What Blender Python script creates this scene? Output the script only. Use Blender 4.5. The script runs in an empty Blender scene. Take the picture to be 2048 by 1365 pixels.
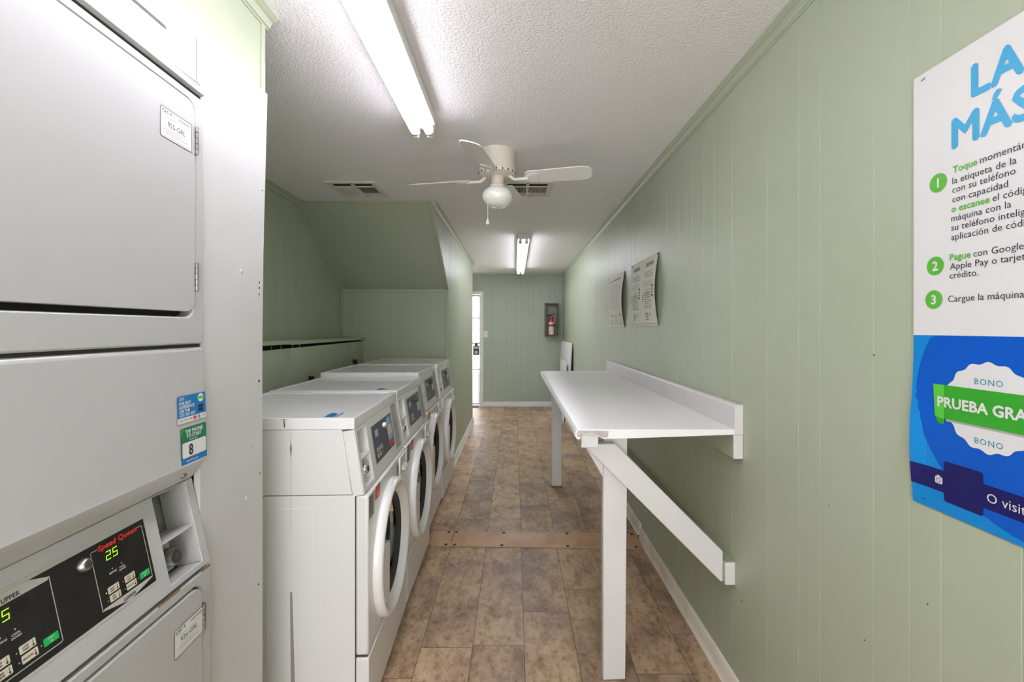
import bpy, bmesh, math, random
from mathutils import Vector, Matrix
random.seed(7)
sc = bpy.context.scene
COL = sc.collection
PI = math.pi

# ------------------------------------------------------------------ camera, world, exposure
F, CAMZ = 910.0, 1.34
cam_d = bpy.data.cameras.new('camera')
cam = bpy.data.objects.new('camera', cam_d); COL.objects.link(cam)
cam.location = (0, 0, CAMZ); cam.rotation_euler = (PI/2, 0, 0)
cam_d.sensor_width = 36.0; cam_d.lens = F/2048*36.0
cam_d.shift_x = -6/2048; cam_d.shift_y = -25/2048
cam_d.clip_start = 0.02; cam_d.clip_end = 100
sc.camera = cam
w = bpy.data.worlds.new('daylight'); sc.world = w; w.use_nodes = True
bg = w.node_tree.nodes['Background']; bg.inputs[0].default_value = (0.97, 0.955, 1.0, 1); bg.inputs[1].default_value = 5.2
sc.view_settings.view_transform = 'Standard'; sc.view_settings.look = 'None'
sc.view_settings.gamma = 1.0; sc.view_settings.use_curve_mapping = False
sc.view_settings.exposure = 0.15
TUBE = 17.0            # radiance of the fluorescent tubes

# ------------------------------------------------------------------ materials
def lin(c):
    c /= 255.0
    return c/12.92 if c <= .04045 else ((c+.055)/1.055)**2.4
def rgb(h): return tuple(lin(int(h[i:i+2], 16)) for i in (0, 2, 4)) + (1.0,)
MATS = {}
def mat(name, hexc, rough=.5, metal=0.0, spec=.5, coat=0.0, mottle=None, bump=None, trans=0.0, emit=None, estr=0.0):
    if name in MATS: return MATS[name]
    m = bpy.data.materials.new(name); m.use_nodes = True
    nt = m.node_tree; b = nt.nodes['Principled BSDF']
    b.inputs['Base Color'].default_value = rgb(hexc)
    b.inputs['Roughness'].default_value = rough; b.inputs['Metallic'].default_value = metal
    b.inputs['Specular IOR Level'].default_value = spec; b.inputs['Coat Weight'].default_value = coat
    b.inputs['Transmission Weight'].default_value = trans
    if emit: b.inputs['Emission Color'].default_value = rgb(emit); b.inputs['Emission Strength'].default_value = estr
    tc = None
    if mottle or bump: tc = nt.nodes.new('ShaderNodeTexCoord')
    if mottle:                     # (second colour, scale, low, high)
        n = nt.nodes.new('ShaderNodeTexNoise'); n.inputs['Scale'].default_value = mottle[1]; n.inputs['Detail'].default_value = 6
        r = nt.nodes.new('ShaderNodeMapRange'); r.inputs[1].default_value = mottle[2]; r.inputs[2].default_value = mottle[3]
        x = nt.nodes.new('ShaderNodeMix'); x.data_type = 'RGBA'
        x.inputs[6].default_value = rgb(hexc); x.inputs[7].default_value = rgb(mottle[0])
        nt.links.new(tc.outputs['Object'], n.inputs['Vector']); nt.links.new(n.outputs[0], r.inputs[0])
        nt.links.new(r.outputs[0], x.inputs[0]); nt.links.new(x.outputs[2], b.inputs['Base Color'])
    if bump:                       # (scale, strength, distance, detail)
        n = nt.nodes.new('ShaderNodeTexNoise'); n.inputs['Scale'].default_value = bump[0]; n.inputs['Detail'].default_value = bump[3]
        p = nt.nodes.new('ShaderNodeBump'); p.inputs['Strength'].default_value = bump[1]; p.inputs['Distance'].default_value = bump[2]
        nt.links.new(tc.outputs['Object'], n.inputs['Vector']); nt.links.new(n.outputs[0], p.inputs['Height'])
        nt.links.new(p.outputs[0], b.inputs['Normal'])
    MATS[name] = m
    return m

GREEN = mat('sage_paint', 'B0B8A0', .42, bump=(55, .05, .003, 3), mottle=('ACB49B', 2.0, .35, .7))
ALC = GREEN
TEAL = mat('daylit_sage_paint', 'B5C1B3', .45, bump=(55, .05, .003, 3), mottle=('B0BDAF', 2.0, .35, .7))  # back wall's green with the bluish cast of daylight put into its colour
CREAM = mat('cream_trim', 'F0E9DB', .5, mottle=('DDCDB4', 6, .45, .75))
WTRIM = mat('white_trim', 'F2F2F4', .45)
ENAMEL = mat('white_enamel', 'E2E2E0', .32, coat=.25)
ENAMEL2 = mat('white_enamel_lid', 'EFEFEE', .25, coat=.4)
DENAMEL = mat('dimmed_dryer_enamel', 'B8B8B7', .32, coat=.25)  # white enamel darkened in colour to offset the strong light of the nearby tube
SEAM = mat('shadow_gap', '3A3A38', .8)
WPAINT = mat('white_paint', 'DDDCDA', .4, mottle=('D5D4D1', 3, .4, .7), bump=(30, .06, .003, 4))
PLYW = mat('dimmed_plywood_paint', 'C9C8C7', .4, mottle=('C3C2C0', 3, .4, .7), bump=(30, .06, .003, 4))  # darker copy of the white paint, toned down where the tube over-lights it
LAMIN = mat('white_laminate', 'F0F0EF', .33)
RAWW = mat('raw_particle_board', '8A5333', .8, mottle=('B27A50', 60, .4, .6))
DIRT = mat('dirty_paint', '98928B', .7)
BLACK = mat('black_plastic', '161615', .35)
DBLACK = mat('black_panel', '1A1A19', .32, mottle=('222221', 30, .4, .7))
SLATE = mat('slate_panel', '474C5C', .35)
CHROME = mat('chrome', 'D8D8D8', .15, metal=1.0)
STEEL = mat('brushed_steel', 'B5B5B0', .35, metal=1.0, mottle=('8E8E8A', 12, .4, .7))
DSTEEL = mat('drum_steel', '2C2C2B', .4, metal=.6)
GASKET = mat('grey_rubber', '3B3B3A', .5)
GLASS = mat('glass', 'BCC2C2', .03, trans=1.0)
OPAL = mat('opal_glass', 'F4F3EC', .12, coat=.5)
IVORY = mat('ivory_enamel', 'E6DED0', .45, mottle=('D6C8AE', 9, .5, .8))
FANW = mat('fan_blade_white', 'E8E5DF', .45)
VENTW = mat('vent_white', 'DAD7CC', .5)
DARK = mat('dark_void', '0F0F0E', .9)
WIRE = mat('grey_wire', '5C5E64', .5)
PAPER = mat('cream_paper', 'E6E6D8', .7)
PAPERW = mat('white_sheet', 'DFDEDD', .35)
INK = mat('black_ink', '20201F', .6)
GINK = mat('grey_ink', '8B8C80', .7)
LINK = mat('light_grey_ink', 'ABABA6', .6)
NAVYT = mat('dark_text', '2B2D42', .5)
SKY = mat('sky_blue_print', '2FA5D8', .35)
AZURE = mat('azure_print', '0A86D2', .3)
BLUE = mat('royal_blue_print', '0058C4', .3)
NAVY = mat('navy_print', '1A1760', .3)
LIME = mat('lime_green_print', '5DB73F', .35)
KELLY = mat('green_print', '36A52C', .35)
LEAF = mat('light_green_print', '58C840', .35)
TEALP = mat('teal_print', '1C8AA8', .35)
FOREST = mat('deep_green_print', '0E7A52', .35)
CSCBLUE = mat('label_blue_print', '1274B8', .3)
RED = mat('red_print', 'E03524', .4)
REDP = mat('extinguisher_red', 'B83A2A', .3, coat=.3)
ORANGE = mat('orange_print', 'E2552A', .4)
TAN = mat('tan_key', 'CFC6B4', .4)
SILVER = mat('silver_print', 'B9B7B0', .4)
GKEY = mat('green_key', '14B053', .4)
LED = mat('lit_green_digits', '9CE02A', .4, emit='A8F020', estr=1.2)
LEDBG = mat('display_window', '1F2A10', .3)
LAV = mat('lcd_screen', 'AAB6D6', .3)
BOXG = mat('grey_green_box', '6C685B', .6)
RUST = mat('rust_stain', '8F6238', .8)
SWITCH = mat('ivory_plastic', 'EFF0E2', .4)
CONC = mat('pale_concrete', 'C9C7C2', .8, mottle=('BDBBB6', 3, .4, .7))
TUBEM = mat('lit_tube', 'FFFFFF', .5, emit='F5F3FF', estr=TUBE)
STRIPW = mat('orange_wood', 'C6A381', .45, mottle=('B08C68', 7, .4, .75))
HOLE = mat('nail_dent', '4A423A', .8)

def ceiling_mat():
    m = bpy.data.materials.new('textured_ceiling'); m.use_nodes = True
    nt = m.node_tree; b = nt.nodes['Principled BSDF']
    b.inputs['Base Color'].default_value = rgb('F0EDEC'); b.inputs['Roughness'].default_value = .6
    tc = nt.nodes.new('ShaderNodeTexCoord')
    n1 = nt.nodes.new('ShaderNodeTexNoise'); n1.inputs['Scale'].default_value = 115; n1.inputs['Detail'].default_value = 3
    r = nt.nodes.new('ShaderNodeMapRange'); r.inputs[1].default_value = .45; r.inputs[2].default_value = .68
    p = nt.nodes.new('ShaderNodeBump'); p.inputs['Strength'].default_value = .38; p.inputs['Distance'].default_value = .006
    nt.links.new(tc.outputs['Object'], n1.inputs['Vector']); nt.links.new(n1.outputs[0], r.inputs[0])
    nt.links.new(r.outputs[0], p.inputs['Height']); nt.links.new(p.outputs[0], b.inputs['Normal'])
    return m
def floor_mat():
    m = bpy.data.materials.new('worn_vinyl_plank'); m.use_nodes = True
    nt = m.node_tree; b = nt.nodes['Principled BSDF']; L = nt.links.new
    tc = nt.nodes.new('ShaderNodeTexCoord'); at = nt.nodes.new('ShaderNodeAttribute'); at.attribute_name = 'tone'
    off = nt.nodes.new('ShaderNodeVectorMath'); off.operation = 'SCALE'; off.inputs['Scale'].default_value = 37
    L(at.outputs['Color'], off.inputs[0])
    add = nt.nodes.new('ShaderNodeVectorMath'); L(tc.outputs['Object'], add.inputs[0]); L(off.outputs[0], add.inputs[1])
    def noise(scale, det, stretch=None):
        n = nt.nodes.new('ShaderNodeTexNoise'); n.inputs['Scale'].default_value = scale; n.inputs['Detail'].default_value = det
        n.inputs['Roughness'].default_value = .62 if det < 10 else .74
        if stretch:
            mp = nt.nodes.new('ShaderNodeMapping'); mp.inputs['Scale'].default_value = stretch
            L(add.outputs[0], mp.inputs[0]); L(mp.outputs[0], n.inputs[0])
        else: L(add.outputs[0], n.inputs[0])
        return n
    def ramp(src, stops):
        r = nt.nodes.new('ShaderNodeValToRGB'); e = r.color_ramp.elements
        e[0].position, e[0].color = stops[0][0], rgb(stops[0][1]); e[1].position, e[1].color = stops[-1][0], rgb(stops[-1][1])
        for s, c in stops[1:-1]:
            k = e.new(s); k.color = rgb(c)
        L(src, r.inputs[0]); return r
    a = ramp(noise(3.0, 9).outputs[0], [(.30, 'A29385'), (.42, 'BEA895'), (.51, 'D2B9A2'), (.60, 'DEC8AC'), (.75, 'D0B09B')])
    d = ramp(noise(13, 12, (1, .5, 1)).outputs[0], [(.30, '8A7D70'), (.41, 'D6D1CB'), (.53, 'FFFFFF')])
    x = nt.nodes.new('ShaderNodeMix'); x.data_type = 'RGBA'; x.blend_type = 'MULTIPLY'; x.inputs[0].default_value = .8
    L(a.outputs[0], x.inputs[6]); L(d.outputs[0], x.inputs[7])
    e = ramp(noise(48, 11, (1, .6, 1)).outputs[0], [(.36, 'A89E95'), (.46, 'F0EEEC'), (.56, 'FFFFFF')])
    y = nt.nodes.new('ShaderNodeMix'); y.data_type = 'RGBA'; y.blend_type = 'MULTIPLY'; y.inputs[0].default_value = .75
    L(x.outputs[2], y.inputs[6]); L(e.outputs[0], y.inputs[7])
    h = nt.nodes.new('ShaderNodeHueSaturation'); h.inputs['Saturation'].default_value = 1.22; L(y.outputs[2], h.inputs['Color'])
    mr = nt.nodes.new('ShaderNodeMapRange'); mr.inputs[3].default_value = .76; mr.inputs[4].default_value = 1.08
    sp = nt.nodes.new('ShaderNodeSeparateColor'); L(at.outputs['Color'], sp.inputs[0]); L(sp.outputs[0], mr.inputs[0]); L(mr.outputs[0], h.inputs['Value'])
    L(h.outputs[0], b.inputs['Base Color'])
    b.inputs['Roughness'].default_value = .42; b.inputs['Specular IOR Level'].default_value = .4
    p = nt.nodes.new('ShaderNodeBump'); p.inputs['Strength'].default_value = .12; p.inputs['Distance'].default_value = .002
    L(noise(60, 4).outputs[0], p.inputs['Height']); L(p.outputs[0], b.inputs['Normal'])
    return m
CEIL = ceiling_mat(); VINYL = floor_mat()

# ------------------------------------------------------------------ mesh building
TXT = {}
def text_polys(s, bold=0.0, spacing=1.0):
    key = (s, bold, spacing)
    if key in TXT: return TXT[key]
    cu = bpy.data.curves.new('t', 'FONT'); cu.body = s; cu.size = 1.0; cu.offset = 0.0; cu.resolution_u = 2; cu.space_character = spacing
    o = bpy.data.objects.new('t', cu); COL.objects.link(o)
    dg = bpy.context.evaluated_depsgraph_get()
    me = bpy.data.meshes.new_from_object(o.evaluated_get(dg))
    vs = [(v.co.x, v.co.y) for v in me.vertices]; fs = [tuple(p.vertices) for p in me.polygons]
    bpy.data.objects.remove(o); bpy.data.meshes.remove(me); bpy.data.curves.remove(cu)
    TXT[key] = (vs, fs)
    return TXT[key]
def rrect(x0, x1, y0, y1, r, n=5):
    pts = []
    for cx, cy, a in ((x1-r, y1-r, 0), (x0+r, y1-r, 90), (x0+r, y0+r, 180), (x1-r, y0+r, 270)):
        for i in range(n+1):
            t = math.radians(a+90*i/n); pts.append((cx+r*math.cos(t), cy+r*math.sin(t)))
    return pts
def circ(cx, cy, r, n=28, ry=None):
    return [(cx+r*math.cos(2*PI*i/n), cy+(ry or r)*math.sin(2*PI*i/n)) for i in range(n)]
def frame(o, u, v):
    o, u, v = Vector(o), Vector(u).normalized(), Vector(v).normalized(); n = u.cross(v)
    return lambda a, b, c=0.0: o+u*a+v*b+n*c
IDN = lambda a, b, c=0.0: Vector((a, b, c))

class MB:
    def __init__(s): s.bm = bmesh.new(); s.mats = []; s.col = None
    def mi(s, m):
        if m not in s.mats: s.mats.append(m)
        return s.mats.index(m)
    def face(s, vs, k):
        try:
            f = s.bm.faces.new(vs); f.material_index = k; return f
        except ValueError: return None
    def box(s, x0, x1, y0, y1, z0, z1, m, M=None):
        M = M or IDN; k = s.mi(m)
        v = [s.bm.verts.new(M(x, y, z)) for x in (x0, x1) for y in (y0, y1) for z in (z0, z1)]
        for q in ((0,1,3,2),(4,6,7,5),(0,4,5,1),(2,3,7,6),(0,2,6,4),(1,5,7,3)): s.face([v[i] for i in q], k)
        return s
    def prism(s, pts, ax, a0, a1, m, M=None):
        M = M or IDN; k = s.mi(m)
        f = {'x': lambda p, a: M(a, p[0], p[1]), 'y': lambda p, a: M(p[0], a, p[1]), 'z': lambda p, a: M(p[0], p[1], a)}[ax]
        A = [s.bm.verts.new(f(p, a0)) for p in pts]; B = [s.bm.verts.new(f(p, a1)) for p in pts]
        s.face(A, k); s.face(B[::-1], k)
        n = len(pts)
        for i in range(n): s.face([A[i], A[(i+1)%n], B[(i+1)%n], B[i]], k)
        return s
    def lathe(s, prof, o, ax, m, n=32, caps=True):
        k = s.mi(m); ax = Vector(ax).normalized(); o = Vector(o)
        u = ax.orthogonal().normalized(); v = ax.cross(u); rings = []
        for r, h in prof:
            if r < 1e-6: rings.append([s.bm.verts.new(o+ax*h)])
            else: rings.append([s.bm.verts.new(o+ax*h+(u*math.cos(2*PI*i/n)+v*math.sin(2*PI*i/n))*r) for i in range(n)])
        for a, b in zip(rings, rings[1:]):
            for i in range(n):
                j = (i+1) % n
                if len(a) == 1 and len(b) == 1: continue
                if len(a) == 1: s.face([a[0], b[i], b[j]], k)
                elif len(b) == 1: s.face([a[i], a[j], b[0]], k)
                else: s.face([a[i], a[j], b[j], b[i]], k)
        if caps:
            for r in (rings[0], rings[-1]):
                if len(r) > 1: s.face(r, k)
        return s
    def tube(s, pts, r, m, n=8):
        k = s.mi(m); pts = [Vector(p) for p in pts]; rings = []
        for i, p in enumerate(pts):
            d = (pts[min(i+1, len(pts)-1)]-pts[max(i-1, 0)]).normalized(); u = d.orthogonal().normalized() if i == 0 else (u-d*u.dot(d)).normalized()
            v = d.cross(u); rr = r[i] if isinstance(r, (list, tuple)) else r
            rings.append([s.bm.verts.new(p+(u*math.cos(2*PI*j/n)+v*math.sin(2*PI*j/n))*rr) for j in range(n)])
        for a, b in zip(rings, rings[1:]):
            for j in range(n): s.face([a[j], a[(j+1)%n], b[(j+1)%n], b[j]], k)
        s.face(rings[0], k); s.face(rings[-1], k)
        return s
    def plate(s, outer, holes, M, t, m):      # flat plate with holes, front face at n=0, back at n=-t
        k = s.mi(m); loops = [outer]+list(holes)
        for c in (0.0, -t):
            es = []; all_v = []
            for lp in loops:
                v = [s.bm.verts.new(M(p[0], p[1], c)) for p in lp]; all_v.append(v)
                es += [s.bm.edges.new((v[i], v[(i+1) % len(v)])) for i in range(len(v))]
            r = bmesh.ops.triangle_fill(s.bm, use_beauty=True, use_dissolve=False, edges=es)
            for f in r['geom']:
                if isinstance(f, bmesh.types.BMFace): f.material_index = k
            if c == 0.0: first = all_v
        for A, B in zip(first, all_v):
            n = len(A)
            for i in range(n): s.face([A[i], A[(i+1) % n], B[(i+1) % n], B[i]], k)
        return s
    # flat printing, in (u, v) of a frame M, lifted by n
    def poly(s, pts, M, n, m):
        k = s.mi(m); s.face([s.bm.verts.new(M(p[0], p[1], n)) for p in pts], k); return s
    def rect(s, x0, x1, y0, y1, M, n, m): return s.poly([(x0, y0), (x1, y0), (x1, y1), (x0, y1)], M, n, m)
    def grid(s, x0, x1, y0, y1, nx, ny, M, n, m):
        k = s.mi(m)
        v = [[s.bm.verts.new(M(x0+(x1-x0)*i/nx, y0+(y1-y0)*j/ny, n)) for j in range(ny+1)] for i in range(nx+1)]
        for i in range(nx):
            for j in range(ny): s.face([v[i][j], v[i+1][j], v[i+1][j+1], v[i][j+1]], k)
        return s
    def ring(s, a, b, M, n, m):
        k = s.mi(m); A = [s.bm.verts.new(M(p[0], p[1], n)) for p in a]; B = [s.bm.verts.new(M(p[0], p[1], n)) for p in b]
        for i in range(len(A)):
            j = (i+1) % len(A); s.face([A[i], A[j], B[j], B[i]], k)
        return s
    def text(s, st, u, v, size, M, n, m, bold=0.0, align='l', sx=1.0, shear=0.0, width=None, spacing=1.0):
        vs, fs = text_polys(st, bold, spacing); k = s.mi(m)
        if not vs: return s
        x0 = min(p[0] for p in vs); x1 = max(p[0] for p in vs)
        if width: sx = width/((x1-x0)*size)
        w_ = (x1-x0)*size*sx
        du = u-(w_/2 if align == 'c' else w_ if align == 'r' else 0)
        q = bold*size
        offs = ((0, 0), (-q, 0), (q, 0), (0, q), (0, -q)) if bold > .012 else ((0, 0),)
        for i_, (ex, ey) in enumerate(offs):
            V = [s.bm.verts.new(M(du+ex+(p[0]-x0)*size*sx+shear*p[1]*size, v+ey+p[1]*size, n+i_*.00002)) for p in vs]
            for f in fs: s.face([V[i] for i in f], k)
        return s
    def done(s, name, parent=None, bevel=None, smooth=True, seg=2, ang=35, recalc=True):
        if recalc: bmesh.ops.recalc_face_normals(s.bm, faces=s.bm.faces)
        me = bpy.data.meshes.new(name); s.bm.to_mesh(me); s.bm.free()
        for m in s.mats: me.materials.append(m)
        if smooth:
            me.polygons.foreach_set('use_smooth', [True]*len(me.polygons)); me.set_sharp_from_angle(angle=math.radians(ang))
        o = bpy.data.objects.new(name, me); COL.objects.link(o)
        if parent: o.parent = parent
        if bevel:
            b = o.modifiers.new('bevel', 'BEVEL'); b.width = bevel; b.segments = seg; b.limit_method = 'ANGLE'; b.angle_limit = math.radians(40)
            b.harden_normals = False
        return o
def thing(name, label, cat, loc=(0,0,0), rz=0.0, group=None):
    o = bpy.data.objects.new(name, None); COL.objects.link(o); o.empty_display_size = .1
    o.location = loc; o.rotation_euler = (0, 0, rz)
    return tag(o, label, cat, group)
def tag(o, label, cat, group=None):
    o['label'] = label; o['category'] = cat
    if group: o['group'] = group
    return o
def struct(o): o['kind'] = 'structure'; return o

# ------------------------------------------------------------------ the room
XR, ZC, YB = .807, 2.262, 7.70
XH = -.738                      # wall beside the dryers
XL, XP = -1.565, -.600          # alcove wall, partition
YS, YE, ZS = 3.284, 4.11, 1.70  # sloping soffit: start, end, lower edge
YPE = 6.43
Y0 = -1.6
ZF = .02                        # the floor beyond the wood strip lies a little higher

GRV = [0, .093, .274, .365, .527, .762, .915, 1.013, 1.15]
def grooves(a0, a1, base=.93):
    out = []; k = math.floor((a0-base)/1.219)-1
    while base+k*1.219 < a1:
        out += [base+k*1.219+g for g in GRV]; k += 1
    return [g for g in out if a0+.01 < g < a1-.01]
def panel_wall(mb, ax, face, back, a0, a1, z0, z1, m, base=.93, gw=.0015, gd=.0012):
    d = 1 if back > face else -1
    pts = [(face, a0)]
    for g in grooves(a0, a1, base): pts += [(face, g-gw), (face+d*gd, g-gw*.3), (face+d*gd, g+gw*.3), (face, g+gw)]
    pts += [(face, a1), (back, a1), (back, a0)]
    if ax == 'x': pts = [(p[1], p[0]) for p in pts]     # wall running along x
    mb.prism(pts, 'z', z0, z1, m)

mb = MB(); panel_wall(mb, 'y', XR, XR+.1, Y0, YB+.1, -.02, ZC, GREEN)
for y, z, r in ((4.27, 1.70, .006), (1.023, 1.28, .0025), (1.169, .885, .002), (3.02, 1.80, .005), (1.62, .37, .003), (.89, .80, .002), (1.05, .62, .002)): mb.lathe([(r, 0), (r*.7, .0006), (0, .0007)], (XR, y, z), (-1, 0, 0), HOLE, 8)
struct(mb.done('wall_right', smooth=False))
# back wall with the door opening
DX0, DX1, DZ1 = -1.38, -.586, 1.925
mb = MB()
panel_wall(mb, 'x', YB, YB+.1, DX1, XR, -.02, ZC, TEAL, base=.31, gw=.003, gd=.003)
mb.box(DX0, DX1, YB, YB+.1, DZ1, ZC, TEAL); mb.box(-2.0, DX0, YB, YB+.1, -.02, ZC, TEAL)
struct(mb.done('wall_back', smooth=False))
# wall over and beside the stacked dryer
mb = MB(); mb.box(XH-.1, XH, Y0, 1.335, 1.93, ZC, GREEN); mb.box(XH-.1, XH, 1.08, 1.300, 0, 1.93, GREEN)
mb.box(XH-.1, XH, -.9, .30, 0, 1.93, GREEN); struct(mb.done('wall_left', smooth=False))
mb = MB(); mb.box(XL, XH-.1, 1.235, 1.300, 0, ZC, GREEN); struct(mb.done('wall_alcove_near', smooth=False))
mb = MB(); panel_wall(mb, 'y', XL, XL-.1, Y0, YE+.1, -.02, ZC, ALC, base=1.05); struct(mb.done('wall_alcove_left', smooth=False))
mb = MB(); panel_wall(mb, 'x', YE, YE+.1, XL, XP-.1, 0, ZS+.02, ALC, base=-1.4); struct(mb.done('wall_alcove_end', smooth=False))
mb = MB(); panel_wall(mb, 'y', XP, XP-.1, YE, YPE, 0, ZC, GREEN, base=4.25, gw=.0018, gd=.0015)
mb.box(-2.0, XP-.1, YPE-.1, YPE, 0, ZC, GREEN); struct(mb.done('wall_partition', smooth=False))
mb = MB(); mb.box(-2.1, -2.0, YPE-.1, YB+.1, 0, ZC, GREEN); struct(mb.done('wall_nook', smooth=False))
mb = MB(); mb.prism([(YS, ZC), (YE, ZS), (YE, ZC)], 'x', XL, XP, ALC); struct(mb.done('ceiling_slope', smooth=False))
mb = MB(); mb.box(-2.1, XR+.1, Y0, YB+.1, ZC, ZC+.1, CEIL); struct(mb.done('ceiling', smooth=False))
mb = MB(); mb.box(-2.1, -.66, Y0, Y0+.1, 0, ZC, GREEN); mb.box(.74, XR, Y0, Y0+.1, 0, ZC, GREEN); mb.box(-.66, .74, Y0, Y0+.1, 2.1, ZC, GREEN); struct(mb.done('wall_front_added', smooth=False))  # added unseen wall, its wide opening shaped to let front fill light in

# floor: planks with hairline joints over a dark bed
mb = MB()
YST = 2.905
mb.box(-2.1, XR+.1, Y0, YST, -.06, -.002, HOLE); mb.box(-2.1, XR+.1, YST, YB+.1, -.06, ZF-.002, HOLE)
lay = mb.bm.loops.layers.color.new('tone')
k = mb.mi(VINYL); PW, PL, GAP = .2165, 1.24, .0011
JO = {-7: .4, -6: .9, -5: .2, -4: .75, -3: .1, -2: .5, -1: 1.908, 0: 1.923, 1: 2.150, 2: 2.332, 3: 1.763, 4: 1.993}
for c in range(-9, 5):
    x0 = max(-.178+PW*c, -2.1); x1 = min(-.178+PW*(c+1), XR+.05)
    if x1 <= x0: continue
    j = JO.get(c, .3)
    ys = sorted(j+PL*n for n in range(-4, 7))
    for ya, yb in zip(ys, ys[1:]):
        t = (random.random(), random.random(), random.random(), 1)
        for lo, hi, z in ((Y0, YST, 0), (YST, YB+.1, ZF)):
            a, b = max(ya, lo), min(yb, hi)
            if b-a < .01: continue
            f = mb.face([mb.bm.verts.new((x, y, z)) for x, y in ((x0+GAP, a+GAP), (x1-GAP, a+GAP), (x1-GAP, b-GAP), (x0+GAP, b-GAP))], k)
            for l in f.loops: l[lay] = t
struct(mb.done('floor', smooth=False, recalc=False))
mb = MB(); mb.box(-3.5, 2.5, YB+.1, 14, -.1, ZF-.03, CONC); struct(mb.done('ground', smooth=False))

# mouldings
CR = [(0, 0), (.037, 0), (.037, -.006), (.031, -.009), (.027, -.012), (.018, -.016), (.012, -.024), (.010, -.031), (.005, -.033), (.004, -.037), (0, -.037)]
tr = [0]
def crown(face, d, a0, a1, m, ax='y', prof=CR):
    mb = MB(); pts = [(face+d*p[0], ZC+p[1]) for p in prof]
    if ax == 'y': mb.prism(pts, 'y', a0, a1, m)
    else: mb.prism(pts, 'x', a0, a1, m)
    tr[0] += 1; struct(mb.done('trim_%d' % tr[0], smooth=False))
def stick(x0, x1, y0, y1, z0, z1, m, bev=.003):
    mb = MB(); mb.box(x0, x1, y0, y1, z0, z1, m); tr[0] += 1; struct(mb.done('trim_%d' % tr[0], bevel=bev))
crown(XR, -1, Y0, YB, GREEN)
crown(XP, 1, YS, YPE, GREEN)
crown(XL, 1, 1.30, YS+.03, ALC)
crown(XH, 1, Y0, 1.352, GREEN)
crown(YB, -1, -2.0, XR, TEAL, ax='x', prof=[(0, 0), (.018, 0), (.018, -.02), (.006, -.03), (0, -.03)])
stick(XH-.004, XH+.006, 1.318, 1.336, 1.93, ZC-.037, GREEN)          # corner bead beside the white panel
stick(XR-.012, XR, YB-.03, YB, 0, ZC-.03, TEAL)
stick(XL+.0, XL+.014, YE-.014, YE, 1.23, ZS, GREEN)                  # alcove corner
stick(XL+.014, XP-.02, YE-.012, YE, ZS-.032, ZS-.004, GREEN)         # under the slope
stick(XP-.024, XP, YE-.016, YE-.001, 1.0, ZS-.012, ALC)         # outside corner of the partition
def slope_strip(x0, x1, off, th, m):
    mb = MB(); d = Vector((YE-YS, ZS-ZC)); L = d.length; d.normalize(); n = Vector((-d.y, d.x))*-1
    a = Vector((YS, ZC))+d*.02; b = Vector((YE, ZS))
    mb.prism([tuple(a), tuple(b), tuple(b+n*th), tuple(a+n*th)], 'x', x0, x1, m)
    tr[0] += 1; struct(mb.done('trim_%d' % tr[0], bevel=.002))
slope_strip(XL, XL+.022, 0, .012, GREEN); slope_strip(XP-.028, XP+.0005, 0, .010, ALC)
# baseboards
def baseboard(name, pts, ax, a0, a1, m): mb = MB(); mb.prism(pts, ax, a0, a1, m); struct(mb.done(name, bevel=.002))
BB = [(0, 0), (.026, 0), (.018, .008), (.013, .03), (.012, .062), (.006, .072), (0, .074)]
baseboard('baseboard_right', [(XR-p[0], p[1]) for p in BB], 'y', Y0, 2.905, CREAM)
baseboard('baseboard_right_far', [(XR-p[0], ZF+p[1]) for p in BB], 'y', 2.905, YB-.013, CREAM)
baseboard('baseboard_partition', [(XP+p[0], ZF+p[1]) for p in BB], 'y', YE+.02, YPE+.012, WTRIM)
baseboard('baseboard_back', [(YB-.013, ZF), (YB, ZF), (YB, ZF+.082), (YB-.009, ZF+.082), (YB-.013, ZF+.074)], 'x', -.535, XR-.012, WTRIM)

# back door: frame (setting) and the wire security gate in it
mb = MB()
mb.box(DX1, DX1+.05, YB-.018, YB+.1, ZF, DZ1+.045, WTRIM); mb.box(DX0-.05, DX0, YB-.018, YB+.1, ZF, DZ1+.045, WTRIM)
mb.box(DX0, DX1, YB-.018, YB+.1, DZ1, DZ1+.045, WTRIM); mb.box(DX0, DX1, YB, YB+.1, ZF-.02, ZF+.018, WTRIM)
struct(mb.done('door_1', bevel=.003))
g = thing('security_gate', 'white wire mesh security gate standing in the bright back doorway', 'gate', ((DX0+DX1)/2, YB+.05, ZF+.02))
gw = (DX1-DX0)/2-.006; gh = DZ1-ZF-.03
mb = MB(); mb.box(-gw, -gw+.03, -.012, .012, .004, gh, WTRIM); mb.box(gw-.012, gw, -.012, .012, .004, gh, WTRIM)
mb.box(-gw+.03, gw-.012, -.012, .012, gh-.03, gh, WTRIM); mb.box(-gw+.03, gw-.012, -.012, .012, .004, .034, WTRIM); mb.done('gate_frame', g, bevel=.002)
mb = MB(); x = -gw+.06
while x < gw-.02:
    mb.tube([(x, 0, .03), (x, 0, gh-.03)], .0022, WIRE, 6); x += .06
z = .08
while z < gh-.03:
    mb.tube([(-gw+.03, .003, z), (gw-.012, .003, z)], .0022, WIRE, 6); z += .06
mb.done('wire_mesh', g)
for bx in (gw-.155, gw-.022):
    mb = MB(); mb.box(bx-.006, bx+.006, -.006, .006, .03, gh-.03, WIRE); mb.done('bar', g)
for bz in (gh*.32, gh*.56, gh*.79):
    mb = MB(); mb.box(-gw+.03, gw-.012, -.004, .004, bz-.007, bz+.007, WIRE); mb.done('cross_bar', g)
mb = MB(); lz = 1.34-(699-657.5)*YB/F-ZF-.02
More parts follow.
